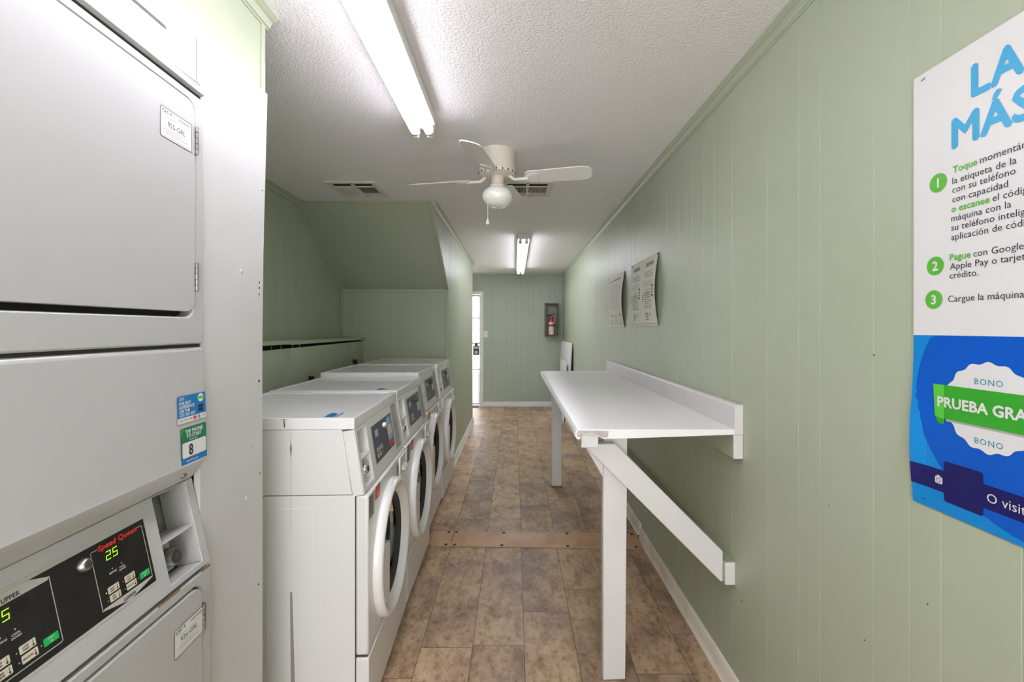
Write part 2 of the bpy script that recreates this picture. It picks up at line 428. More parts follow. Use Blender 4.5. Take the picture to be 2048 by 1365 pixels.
mb.box(gw-.118, gw-.016, -.022, .02, lz-.10, lz+.06, GASKET); mb.box(gw-.092, gw-.04, -.022, .02, lz+.06, lz+.10, GASKET); lk = mb.done('lock_box', g, bevel=.004)
mb = MB(); mb.lathe([(.032, 0), (.032, .012), (.026, .016), (0, .016)], (gw-.067, -.022, lz-.052), (0, -1, 0), VENTW, 20)
mb.box(gw-.105, gw-.03, -.027, -.022, lz+.005, lz+.05, VENTW); mb.done('lock_cylinder', lk)

# knee wall with its cap behind the washers
KX = -1.37
mb = MB(); panel_wall(mb, 'y', KX, XL, 1.30, YE, 0, 1.212, ALC, base=1.2)
mb.prism([(1.30, 1.212), (YE, 1.212), (YE, 1.226)], 'x', KX-.02, KX, ALC)
mb.box(KX-.035, KX-.025, 1.30, YE, 1.212, 1.24, DARK)
for i in range(9):
    y = 1.95+i*.12+random.random()*.05; mb.tube([(KX-.008, y, 1.205), (KX-.008, y, 1.245)], .0011, STEEL, 5)
struct(mb.done('wall_knee', smooth=False))
stick(XL, KX+.02, 2.74, YE, 1.240, 1.262, GREEN); stick(XL, KX+.024, 1.30, 2.74, 1.246, 1.270, GREEN)

# ------------------------------------------------------------------ wood transition strip
mb = MB(); t = thing('transition_strip', 'orange-brown wood strip nailed across the floor', 'floor strip', (0, 2.86, 0), math.radians(-1.6))
M = lambda a, b, c=0.0: Vector((a, b, c))
mb.prism([(-.078, 0), (-.078, .006), (.078, .027), (.078, 0)], 'x', -.394, .779, STRIPW); a = mb.done('strip_board', t, bevel=.003); 
mb = MB(); mb.prism([(-.397, -.078), (-.519, -.078), (-.524, -.064), (-.546, -.064), (-.546, .078), (-.397, .078)], 'z', 0, 1, STRIPW, lambda x, y, q: Vector((x, y, q*(.0165+.1346*y)))); mb.done('strip_board', t, bevel=.003)
for x in (-.42, -.37, -.07, .33, .74):
    for y in (-.066, .066):
        mb = MB(); mb.lathe([(.0105, -.001), (.0105, .0012), (.008, .002), (0, .0015)], (x+random.uniform(-.01, .01), y, .0165+y*.1346), (0, 0, 1), HOLE, 12); mb.done('screw', t)

# ------------------------------------------------------------------ fluorescent lights
def fluoro(loc, L, label):
    t = thing('fluorescent_light', label, 'ceiling light', loc, 0)
    mb = MB(); mb.prism([(-.052, 0), (.052, 0), (.050, -.046), (.030, -.052), (-.030, -.052), (-.050, -.046)], 'y', -L/2-.04, L/2+.04, ENAMEL)
    for e in (-1, 1): mb.prism([(e*.050, -.002), (e*.055, -.002), (e*.058, -.057), (e*.0555, -.057)], 'y', -L/2-.03, L/2-.02, ENAMEL)
    mb.done('housing', t, bevel=.001)
    for sx in (-.030, .030):
        for e in (-1, 1):
            mb = MB(); mb.box(sx-.012, sx+.012, e*(L/2+.02)-.008, e*(L/2+.02)+.008, -.096, -.050, VENTW); mb.done('lamp_holder', t, bevel=.003)
        mb = MB(); mb.tube([(sx, -L/2+.012, -.076), (sx, L/2-.012, -.076)], .019, TUBEM, 16); tb = mb.done('tube', t)
        for e in (-1, 1): mb = MB(); mb.tube([(sx, e*(L/2-.012), -.076), (sx, e*(L/2+.012), -.076)], .0185, VENTW, 16); mb.done('end_cap', tb)
    return t
fluoro((-.397, .74, ZC), 2.42, 'long bare two-tube fluorescent light on the ceiling nearest the dryers')
fluoro((.083, 5.69, ZC), 2.46, 'two-tube fluorescent light on the ceiling near the back wall')

# ------------------------------------------------------------------ ceiling fan
fx, fy = -.092, 2.374
t = thing('ceiling_fan', 'white four-blade ceiling fan with an opal globe light', 'ceiling fan', (fx, fy, ZC))
mb = MB(); mb.lathe([(.094, 0), (.094, -.024), (.091, -.030), (.091, -.060), (.096, -.095), (.099, -.108), (.095, -.122), (.06, -.132), (0, -.132)], (0, 0, 0), (0, 0, 1), IVORY, 40)
for i in range(20):
    a = 2*PI*i/20; c, s_ = math.cos(a), math.sin(a)
    M = frame((c*.0972, s_*.0972, -.112), (-s_, c, 0), (0, 0, 1)); mb.box(-.0028, .0028, -.010, .010, -.0015, .0006, BLACK, M)
mb.done('motor_housing', t)
mb = MB(); mb.lathe([(.040, -.128), (.034, -.14), (.033, -.17), (.041, -.178), (.042, -.192), (.036, -.196), (0, -.196)], (0, 0, 0), (0, 0, 1), IVORY, 32); mb.done('light_fitter', t)
mb = MB(); mb.lathe([(.040, -.188), (.058, -.195), (.075, -.212), (.081, -.232), (.076, -.255), (.058, -.276), (.034, -.288), (0, -.292)], (0, 0, 0), (0, 0, 1), OPAL, 40); mb.done('globe_shade', t, ang=80)
for q in range(4):
    a = math.radians(-12+90*q); d = Vector((math.cos(a), math.sin(a), 0)); s_ = Vector((-d.y, d.x, 0))
    pit = math.radians(17); v = (s_*math.cos(pit)-Vector((0, 0, 1))*math.sin(pit)).normalized(); zb = -.138
    M = frame((0, 0, zb), d, v)
    prof = [(.165, -.046), (.30, -.051), (.44, -.055), (.470, -.048), (.485, -.030), (.488, 0), (.485, .030), (.470, .048), (.44, .055), (.30, .051), (.165, .046), (.150, .030), (.150, -.030)]
    mb = MB(); mb.plate(prof, [], M, .006, FANW); bl = mb.done('blade', t, bevel=.0015)
    mb = MB(); N = d.cross(v)
    p0 = d*.055+Vector((0, 0, -.122)); p1 = d*.09+Vector((0, 0, -.150)); p2 = d*.125+Vector((0, 0, -.150)); p3 = M(.165, 0, -.012)
    mb.tube([p0, p1, p2, p3], [.008, .008, .008, .010], FANW, 10)
    mb.plate([(.15, -.012), (.19, -.034), (.215, -.03), (.215, .03), (.19, .034), (.15, .012)], [], lambda u, w_, c=0.0, M=M: M(u, w_, c-.007), .005, FANW)
    mb.done('blade_iron', bl)
mb = MB(); mb.tube([(-.034, -.028, -.155), (-.046, -.036, -.19), (-.048, -.037, -.362)], .0013, STEEL, 6); pc = mb.done('pull_chain', t)
mb = MB(); mb.lathe([(0, .02), (.004, .016), (.010, -.004), (.0095, -.010), (.005, -.014), (0, -.015)], (-.048, -.037, -.375), (0, 0, 1), FANW, 14); mb.done('chain_pendant', pc)

# ------------------------------------------------------------------ ceiling vents
def vent(x0, y0, label, sd):
    S = .314; rr = random.Random(sd)
    t = thing('ceiling_vent', label, 'vent', (x0+S/2, y0+S/2, ZC), 0)
    h = S/2; mb = MB(); mb.plate([(-h, -h), (h, -h), (h, h), (-h, h)], [[(-h+.03, -h+.03), (h-.03, -h+.03), (h-.03, h-.03), (-h+.03, h-.03)]], frame((0, 0, -.012), (1, 0, 0), (0, -1, 0)), .011, VENTW)
    mb.box(-.009, .009, -h+.03, h-.03, -.012, -.002, VENTW); fr = mb.done('vent_frame', t, bevel=.002)
    mb = MB(); mb.box(-h+.03, h-.03, -h+.03, h-.03, -.0025, -.0005, DARK); mb.done('duct_opening', t)
    mb = MB()
    for sx in (-1, 1):
        xa, xb = (sx*.009, sx*(h-.03)) if sx > 0 else (-(h-.03), -.009)
        n = 12
        for i in range(n):                       # vertical vanes, far part of each half
            x = xa+(xb-xa)*(i+.5)/n; mb.prism([(x-.0006, -.003), (x+.0006, -.003), (x+.0006+sx*.004, -.011), (x-.0006+sx*.004, -.011)], 'y', -.055, .085, VENTW)
        for y in (-.058, .088):
            mb.box(xa, xb, y-.003, y+.003, -.011, -.003, VENTW)
    for i in range(3):
        y = .098+i*.011; mb.prism([(y-.001, -.003), (y+.001, -.003), (y-.004, -.011), (y-.006, -.011)], 'x', -h+.03, h-.03, VENTW)
    mb.done('louvre', t)
    mb = MB(); mb.lathe([(.005, 0), (.004, -.003), (0, -.004)], (.02, h-.016, -.012), (0, 0, 1), GASKET, 10); mb.done('screw', t)
    mb = MB(); mb.lathe([(.005, 0), (.004, -.003), (0, -.004)], (0, -h+.015, -.012), (0, 0, 1), GASKET, 10); mb.done('screw', t)
    return t
vent(-1.19, 2.835, 'square white ceiling vent above the washers, left of the fan', 1)
vent(-.076, 2.835, 'square white ceiling vent partly hidden behind the fan blades', 2)

# ------------------------------------------------------------------ stacked dryer (local: x outward, y away from the camera, z up)
t = thing('stacked_dryer', 'white two-level stacked dryer with a black control panel at the left edge', 'dryer', (-.713, 1.0415, 0), math.radians(2.29))
W = .655
Fd = lambda off=0.0: frame((off, -W, 0), (0, 1, 0), (0, 0, 1))        # u: 0 near side .. W far side
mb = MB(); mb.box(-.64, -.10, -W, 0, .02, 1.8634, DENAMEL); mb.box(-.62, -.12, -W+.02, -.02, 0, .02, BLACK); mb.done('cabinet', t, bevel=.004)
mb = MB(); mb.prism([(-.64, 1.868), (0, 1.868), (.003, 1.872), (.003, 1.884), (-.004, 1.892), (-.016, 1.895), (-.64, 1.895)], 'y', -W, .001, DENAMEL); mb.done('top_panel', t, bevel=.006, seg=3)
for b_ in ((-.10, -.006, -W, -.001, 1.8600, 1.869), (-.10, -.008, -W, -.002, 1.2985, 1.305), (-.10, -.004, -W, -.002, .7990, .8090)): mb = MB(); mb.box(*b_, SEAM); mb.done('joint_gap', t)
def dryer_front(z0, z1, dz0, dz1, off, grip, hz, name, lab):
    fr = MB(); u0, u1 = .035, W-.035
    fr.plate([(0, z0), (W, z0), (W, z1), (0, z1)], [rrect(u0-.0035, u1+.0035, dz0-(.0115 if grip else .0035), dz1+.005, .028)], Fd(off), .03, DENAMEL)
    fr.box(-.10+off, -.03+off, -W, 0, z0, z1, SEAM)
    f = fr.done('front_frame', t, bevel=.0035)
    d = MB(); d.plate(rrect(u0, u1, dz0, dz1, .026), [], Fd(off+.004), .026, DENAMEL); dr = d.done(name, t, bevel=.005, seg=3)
    for a, b in hz:
        h = MB(); n = 5
        for i in range(n):
            za = a+(b-a)*i/n; h.tube([(off+.006, -.0318, za+.0006), (off+.006, -.0318, za+(b-a)/n-.0006)], .0038 if i % 2 == 0 else .0034, STEEL, 10)
        h.box(off-.004, off+.004, -.0345, -.029, a, b, GASKET); h.done('hinge', dr)
    return dr
d_up = dryer_front(1.3055, 1.8600, 1.3767, 1.8378, 0.0, True, ((1.725, 1.7875), (1.4228, 1.486)), 'upper_door', 0)
d_lo = dryer_front(.05, .7986, .14, .7734, .0155, False, ((.6697, .7295), (.25, .31)), 'lower_door', 0)
d_lo.name = 'lower_door'
def machine_tag(parent, u0, u1, v0, v1, off, num):
    M = Fd(off); mb = MB(); wd, hh = u1-u0, v1-v0
    mb.poly(rrect(u0, u1, v0, v1, .004), M, 0, PAPERW)
    mb.ring(rrect(u0, u1, v0, v1, .004), rrect(u0+.0011, u1-.0011, v0+.0011, v1-.0011, .0035), M, .0002, INK)
    mb.text('CSC', u0+.004, v1-.0105, .0085, M, .0002, NAVYT, .02, sx=1.25)
    mb.poly(circ(u0+.0295, v1-.007, .0026, 12), M, .0002, TEALP)
    mb.text('SERVICEWORKS', u0+.004, v1-.0145, .0025, M, .0002, GINK, .01)
    for i in range(18): mb.rect(u0+wd*.56+i*.002, u0+wd*.56+i*.002+(.0007 if i % 3 else .0012), v1-.0115, v1-.0055, M, .0002, GINK)
    mb.text(num, (u0+u1)/2, v0+.026, .0145, M, .0002, INK, .0, 'c')
    for i, (a, b) in enumerate(((.30, .86), (.22, .7), (.30, .94), (.24, .88))):
        mb.rect(u0+wd*(a-.15), u0+wd*(b-.06), v0+.0205-i*.0034, v0+.0216-i*.0034, M, .0002, LINK)
    mb.rect(u0+.006, u1-.006, v0+.0035, v0+.0048, M, .0002, LINK); mb.rect(u0+.012, u1-.012, v1-.0195, v1-.0186, M, .0002, LINK)
    o = mb.done('number_label', parent, smooth=False); o['label'] = 'white label printed '+num
machine_tag(d_up, W-.1398, W-.0473, 1.724, 1.7855, .0046, '925-GRL')
machine_tag(d_lo, W-.1231, W-.0345, .667, .7265, .0201, '926-GRL')
# fascia over the controls
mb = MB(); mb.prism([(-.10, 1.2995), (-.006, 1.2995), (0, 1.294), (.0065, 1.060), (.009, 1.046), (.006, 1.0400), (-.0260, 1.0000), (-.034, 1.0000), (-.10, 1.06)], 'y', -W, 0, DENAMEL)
fa = mb.done('fascia', t, bevel=.004)
dx = .0065/.234
Mf = frame((.0013, -W, 1.3), (0, 1, 0), (-dx, 0, 1)); fz = lambda z: z-1.3
mb = MB(); u0, u1 = W-.0928, W-.0009
mb.poly(rrect(u0, u1, fz(1.138), fz(1.1965), .003), Mf, .0, PAPERW); mb.poly([(u0, fz(1.150)), (u1, fz(1.150))]+rrect(u0, u1, fz(1.14), fz(1.1965), .003)[:12], Mf, .0002, CSCBLUE)
mb.text('CSC', u0+.006, fz(1.1875), .0085, Mf, .0004, PAPERW, .03); mb.poly(circ(u0+.029, fz(1.191), .003, 10), Mf, .0004, TEALP)
for i, s_ in enumerate(('FOR BEST', 'EXPERIENCE', 'USE THE', 'CSC GO APP')): mb.text(s_, u0+.006, fz(1.1775)-i*.0082, .0088, Mf, .0004, PAPERW, .035, sx=.98)
mb.poly(circ(u1-.017, fz(1.1855), .0095, 20), Mf, .0004, PAPERW); mb.rect(u1-.029, u1-.005, fz(1.1825), fz(1.1885), Mf, .0005, LEAF)
for i in range(2): mb.poly(rrect(u1-.026, u1-.009, fz(1.163)-i*.0082, fz(1.170)-i*.0082, .001), Mf, .0004, INK)
for i in range(6):
    c_ = u0+.011+i*.0145
    if i == 3: mb.poly(circ(c_-.002, fz(1.1445), .0042, 14), Mf, .0004, RED); mb.poly(circ(c_+.002, fz(1.1445), .0038, 14), Mf, .0005, ORANGE)
    elif i == 4: mb.rect(c_-.004, c_+.003, fz(1.1405), fz(1.148), Mf, .0004, SKY)
    else: mb.rect(c_-.005, c_+.005, fz(1.1430), fz(1.1460), Mf, .0004, LINK)
mb.done('app_sticker', fa, smooth=False)
mb = MB(); u0, u1 = W-.0845, W-.001; za, zb_ = 1.0475, 1.1275
mb.poly(rrect(u0, u1, fz(za), fz(zb_), .003), Mf, .0, FOREST); mb.poly([(u0+.001, fz(1.112)), (u0+.012, fz(1.1265)), (u0+.003, fz(1.1265)), (u0+.001, fz(1.124))], Mf, .0002, KELLY)
mb.rect(u0+.001, u1-.001, fz(za+.002), fz(za+.018), Mf, .0002, CSCBLUE)
mb.text('TAP PHONE', (u0+u1)/2, fz(1.1145), .0112, Mf, .0004, PAPERW, .035, 'c', sx=.95); mb.text('TO START', (u0+u1)/2, fz(1.1045), .0112, Mf, .0004, PAPERW, .035, 'c', sx=.95)
mb.text('or scan code', (u0+u1)/2-.003, fz(1.0985), .005, Mf, .0004, PAPERW, .02, 'c')
mb.poly(rrect(u0+.003, u1-.003, fz(1.0630), fz(1.0955), .004), Mf, .0004, PAPERW)
mb.text('8', u0+.030, fz(1.067), .033, Mf, .0006, NAVYT, .03, 'c', sx=.85)
mb.text('MyCSCGo.com', u0+.034, fz(1.0535), .0062, Mf, .0004, PAPERW, .02, 'c')
o = mb.done('number_sticker', fa, smooth=False); o['label'] = 'green and blue sticker numbered 8'
mb = MB(); nb = Vector((.035, 0, -.040)).cross(Vector((0, 1, 0))).normalized()
mb.lathe([(.0065, 0), (.0065, .003), (.0045, .005), (0, .004)], (-.010, -.052, 1.020), (.75, 0, -.66), STEEL, 14); mb.done('screw', fa)
# slanted control panel
S0, S1 = Vector((-.026, 0, 1.0001)), Vector((.015, 0, .808)); dS = S1-S0; LS = dS.length; dn = dS.normalized()
Mp = frame((S1.x, -W, S1.z), (0, 1, 0), -dn)                          # v up the slope
V = lambda s_: LS-s_
RU0, RU1 = W-.1213, W-.0234
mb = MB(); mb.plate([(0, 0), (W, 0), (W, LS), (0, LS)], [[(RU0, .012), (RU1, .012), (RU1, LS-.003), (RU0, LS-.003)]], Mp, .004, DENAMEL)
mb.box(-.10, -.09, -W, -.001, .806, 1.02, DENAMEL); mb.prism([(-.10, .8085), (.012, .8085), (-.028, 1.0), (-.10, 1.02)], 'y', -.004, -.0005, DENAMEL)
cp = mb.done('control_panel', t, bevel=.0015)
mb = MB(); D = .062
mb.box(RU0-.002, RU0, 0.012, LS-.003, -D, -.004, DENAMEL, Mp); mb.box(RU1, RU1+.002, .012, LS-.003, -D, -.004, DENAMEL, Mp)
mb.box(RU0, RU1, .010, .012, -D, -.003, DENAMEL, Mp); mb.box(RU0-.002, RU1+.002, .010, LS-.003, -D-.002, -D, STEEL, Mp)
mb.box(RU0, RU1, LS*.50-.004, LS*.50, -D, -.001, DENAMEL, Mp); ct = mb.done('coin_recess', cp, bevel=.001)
mb = MB(); mb.box(RU0+.012, RU0+.066, .022, LS*.48, -D+.0005, -.036, STEEL, Mp)
mb.done('coin_box', cp, bevel=.003)
mb = MB(); o_ = Mp(RU0+.050, .052, -.036); nrm = Mp(0, 0, 1)-Mp(0, 0, 0)
mb.lathe([(.0205, 0), (.0205, .007), (.0185, .016), (.0165, .020), (0, .020)], o_, nrm, CHROME, 28); mb.lathe([(.0125, 0), (.0125, .0212), (0, .0212)], o_, nrm, GASKET, 24)
mb.box(RU0+.0475, RU0+.0525, .046, .058, -.0150, -.0142, STEEL, Mp); mb.done('coin_box_lock', cp)
mb = MB(); mb.box(RU0+.004, RU0+.016, LS*.62, LS-.01, -.05, -.030, STEEL, Mp); mb.box(RU0+.007, RU0+.012, LS*.66, LS-.02, -.0305, -.028, BLACK, Mp)
mb.tube([Mp(RU0+.014, LS*.60, -.030), Mp(RU0+.020, LS*.57, -.024), Mp(RU0+.014, LS*.54, -.030)], .003, STEEL, 8)
mb.ring(rrect(RU0+.020, RU0+.045, LS*.86, LS*.93, .006), rrect(RU0+.021, RU0+.044, LS*.865, LS*.925, .006), Mp, -D+.001, GINK); mb.text('25c', RU0+.0325, LS*.875, .010, Mp, -D+.001, GINK, .01, 'c')
mb.box(RU0+.008, RU0+.040, LS*.505, LS*.53, -D+.006, -.034, STEEL, Mp); mb.done('coin_slot', cp, bevel=.001)
# black membrane panel
B0, B1, C0, C1 = .185, W-.1545, V(.155), V(.0316)
mb = MB(); mb.poly(rrect(B0-.006, B1+.006, C0-.005, C1+.005, .003), Mp, .0008, SILVER); mb.rect(B0, B1, C0, C1, Mp, .0011, DBLACK)
def outline(pts, w_, M, n, m):
    for (a, b), (c, d) in zip(pts, pts[1:]):
        e = Vector((c-a, d-b)).normalized(); q = Vector((-e.y, e.x))*w_/2
        mb.poly([(a+q.x-e.x*w_/3, b+q.y-e.y*w_/3), (a-q.x-e.x*w_/3, b-q.y-e.y*w_/3), (c-q.x+e.x*w_/3, d-q.y+e.y*w_/3), (c+q.x+e.x*w_/3, d+q.y+e.y*w_/3)], M, n, m)
FW, FH = .1105, .1015
def dry_controls(ul, lower):
    vt, vb = V(.042), V(.1435); P = lambda a, b: (ul+a*FW, vt-b*FH)
    N1, N2 = .0015, .0018
    if lower:
        outline([P(.13, 0), P(.02, 0), P(0, .02), P(0, 1), P(.03, 1.0)], .0014, Mp, N1, SILVER); outline([P(.88, 0), P(.98, 0), P(1, .02), P(1, .98), P(.98, 1)], .0014, Mp, N1, SILVER)
        mb.poly([P(0.0, 1.0), P(.5, 1.12), P(1.0, 1.0), P(.97, .975), P(.03, .975)], Mp, N1, SILVER); mb.text('LOWER', *P(.5, 1.075), .0078, Mp, N2, INK, .02, 'c')
        mb.text('Speed Queen', *P(.5, .045), .0125, Mp, N2, RED, .045, 'c', shear=.22, width=FW*.75)
    else:
        outline([P(0, 0), P(0, .98), P(.02, 1), P(.98, 1), P(1, .98), P(1, 0)], .0014, Mp, N1, SILVER)
        mb.poly([P(0.0, 0.0), P(.03, .04), P(.97, .04), P(1.0, 0.0), P(.72, -.11), P(.28, -.11)], Mp, N1, SILVER); mb.text('UPPER', *P(.5, .02), .0088, Mp, N2, INK, .02, 'c')
    a0, a1 = P(.20, .27), P(.70, .10); mb.rect(a0[0], a1[0], a0[1], a1[1], Mp, N1, BLACK); mb.rect(a0[0], P(.47, 0)[0], a0[1], a1[1], Mp, N1+.0001, LEDBG)
    for i, dg_ in enumerate('25'):               # seven-segment digits
        x0 = P(.235+.125*i, 0)[0]; x1 = x0+.0085; y0 = P(0, .25)[1]; y1 = P(0, .115)[1]; ym = (y0+y1)/2; sh = .14
        q = lambda x, y: (x+(y-y0)*sh, y)
        seg = {'2': 'abged', '5': 'afgcd'}[dg_]
        C = {'a': ((x0, y1), (x1, y1)), 'b': ((x1, y1), (x1, ym)), 'c': ((x1, ym), (x1, y0)), 'd': ((x0, y0), (x1, y0)), 'e': ((x0, ym), (x0, y0)), 'f': ((x0, y1), (x0, ym)), 'g': ((x0, ym), (x1, ym))}
        for s_ in seg: outline([q(*C[s_][0]), q(*C[s_][1])], .0012, Mp, N2, LED)
    for a_, l in ((.30, ('DRYING',)), (.475, ('COOL', 'DOWN'))):
        mb.poly(circ(*P(a_, .43), .0013, 10), Mp, N1, LINK)
        for i, s_ in enumerate(l): mb.text(s_, *P(a_, .505+.045*i), .0042, Mp, N1, PAPERW, .015, 'c')
    for a_, b_, l in ((.25, .75, ('HIGH', 'TEMP')), (.255, .89, ('MED', 'TEMP')), (.57, .745, ('LOW', 'TEMP')), (.575, .885, ('DELICATES',)), (.86, .86, None)):
        c_, d_ = P(a_, b_); g_ = l is None
        mb.poly(rrect(c_-.0115, c_+.0115, d_-.0058, d_+.0058, .0016), Mp, N1, GKEY if g_ else TAN)
        mb.poly(circ(c_-.0150, d_-.0005, .0011, 10), Mp, N1, LED if (a_ == .25) else LINK)
        if g_: mb.text('START', c_, d_+.001, .0038, Mp, N2, PAPERW, .01, 'c'); mb.ring([(c_-.002, d_-.0025), (c_, d_-.0008), (c_+.002, d_-.0025), (c_, d_-.0042)], [(c_-.0013, d_-.0025), (c_, d_-.0014), (c_+.0013, d_-.0025), (c_, d_-.0036)], Mp, N2, PAPERW)
        else:
            if len(l) == 2: mb.text(l[0], c_-.003, d_+.0006, .0037, Mp, N2, INK, .015, 'c'); mb.text(l[1], c_-.003, d_-.0036, .0037, Mp, N2, INK, .015, 'c')
            else: mb.text(l[0], c_-.003, d_-.0012, .0034, Mp, N2, INK, .015, 'c', width=.0145)
            mb.rect(c_+.0071, c_+.0079, d_-.003, d_+.0042, Mp, N2, INK); mb.poly(circ(c_+.0075, d_-.003, .0015, 8), Mp, N2, INK)
dry_controls(W-.2722, True); dry_controls(W-.4537, False)
o = mb.done('keypad', cp, smooth=False); o['label'] = 'black keypad with lit green displays'
mb = MB(); o_ = Mp(W-.2872, V(.054), .001)
mb.lathe([(.0118, 0), (.0116, .003), (.0095, .0075), (.0080, .009), (0, .009)], o_, nrm, STEEL, 28); mb.lathe([(.0055, .0088), (.0055, .0098), (.004, .0098), (.004, .0088)], o_, nrm, GASKET, 20, caps=False); mb.box(-.001, .001, -.003, .003, .009, .0100, GASKET, frame(o_, (0, 1, 0), -dn)); mb.done('key_lock', cp)
mb = MB(); mb.box(.0140, .0160, -.030, -.001, .7986, .8012, RUST); mb.done('rust_streak', cp); mb = MB(); mb.box(.0140, .0157, -.16, -.10, .7986, .8008, RUST); mb.done('rust_streak', cp)

# ------------------------------------------------------------------ white plywood panels around the dryer
PX = -.722
mb = MB()
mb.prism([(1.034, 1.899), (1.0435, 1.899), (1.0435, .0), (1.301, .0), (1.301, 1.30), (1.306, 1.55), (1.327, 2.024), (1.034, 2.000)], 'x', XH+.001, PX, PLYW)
for y, z, r in ((1.285, 1.47, .003), (1.285, 1.455, .0035), (1.284, 1.437, .003), (1.283, 1.192, .0045), (1.288, .93, .003), (1.28, .62, .0035), (1.30, 1.735, .0025)):
    mb.lathe([(r, 0), (r*.8, .0008), (0, .0008)], (PX, y, z), (1, 0, 0), SEAM, 10)
for y, z, a in ((1.24, 1.66, .4), (1.20, 1.49, .2), (1.22, .88, .6), (1.25, 1.02, .1), (1.22, .55, .9), (1.17, 1.9, .5)):
    mb.lathe([(.009, 0), (.006, .0012), (0, .0016)], (PX-.0002, y, z), (1, 0, 0), PLYW, 9)
o = mb.done('plywood_panel', bevel=.0015); tag(o, 'tall white painted plywood panel between the dryer and the washers', 'wall panel')
mb = MB()
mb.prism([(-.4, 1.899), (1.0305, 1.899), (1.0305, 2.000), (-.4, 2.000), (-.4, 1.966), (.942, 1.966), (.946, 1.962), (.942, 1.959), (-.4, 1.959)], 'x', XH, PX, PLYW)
mb.box(XH+.0005, XH+.003, -.4, .95, 1.957, 1.968, RUST)
o = mb.done('plywood_panel', bevel=.001); tag(o, 'white painted plywood strip with a long slit above the stacked dryer', 'wall panel')

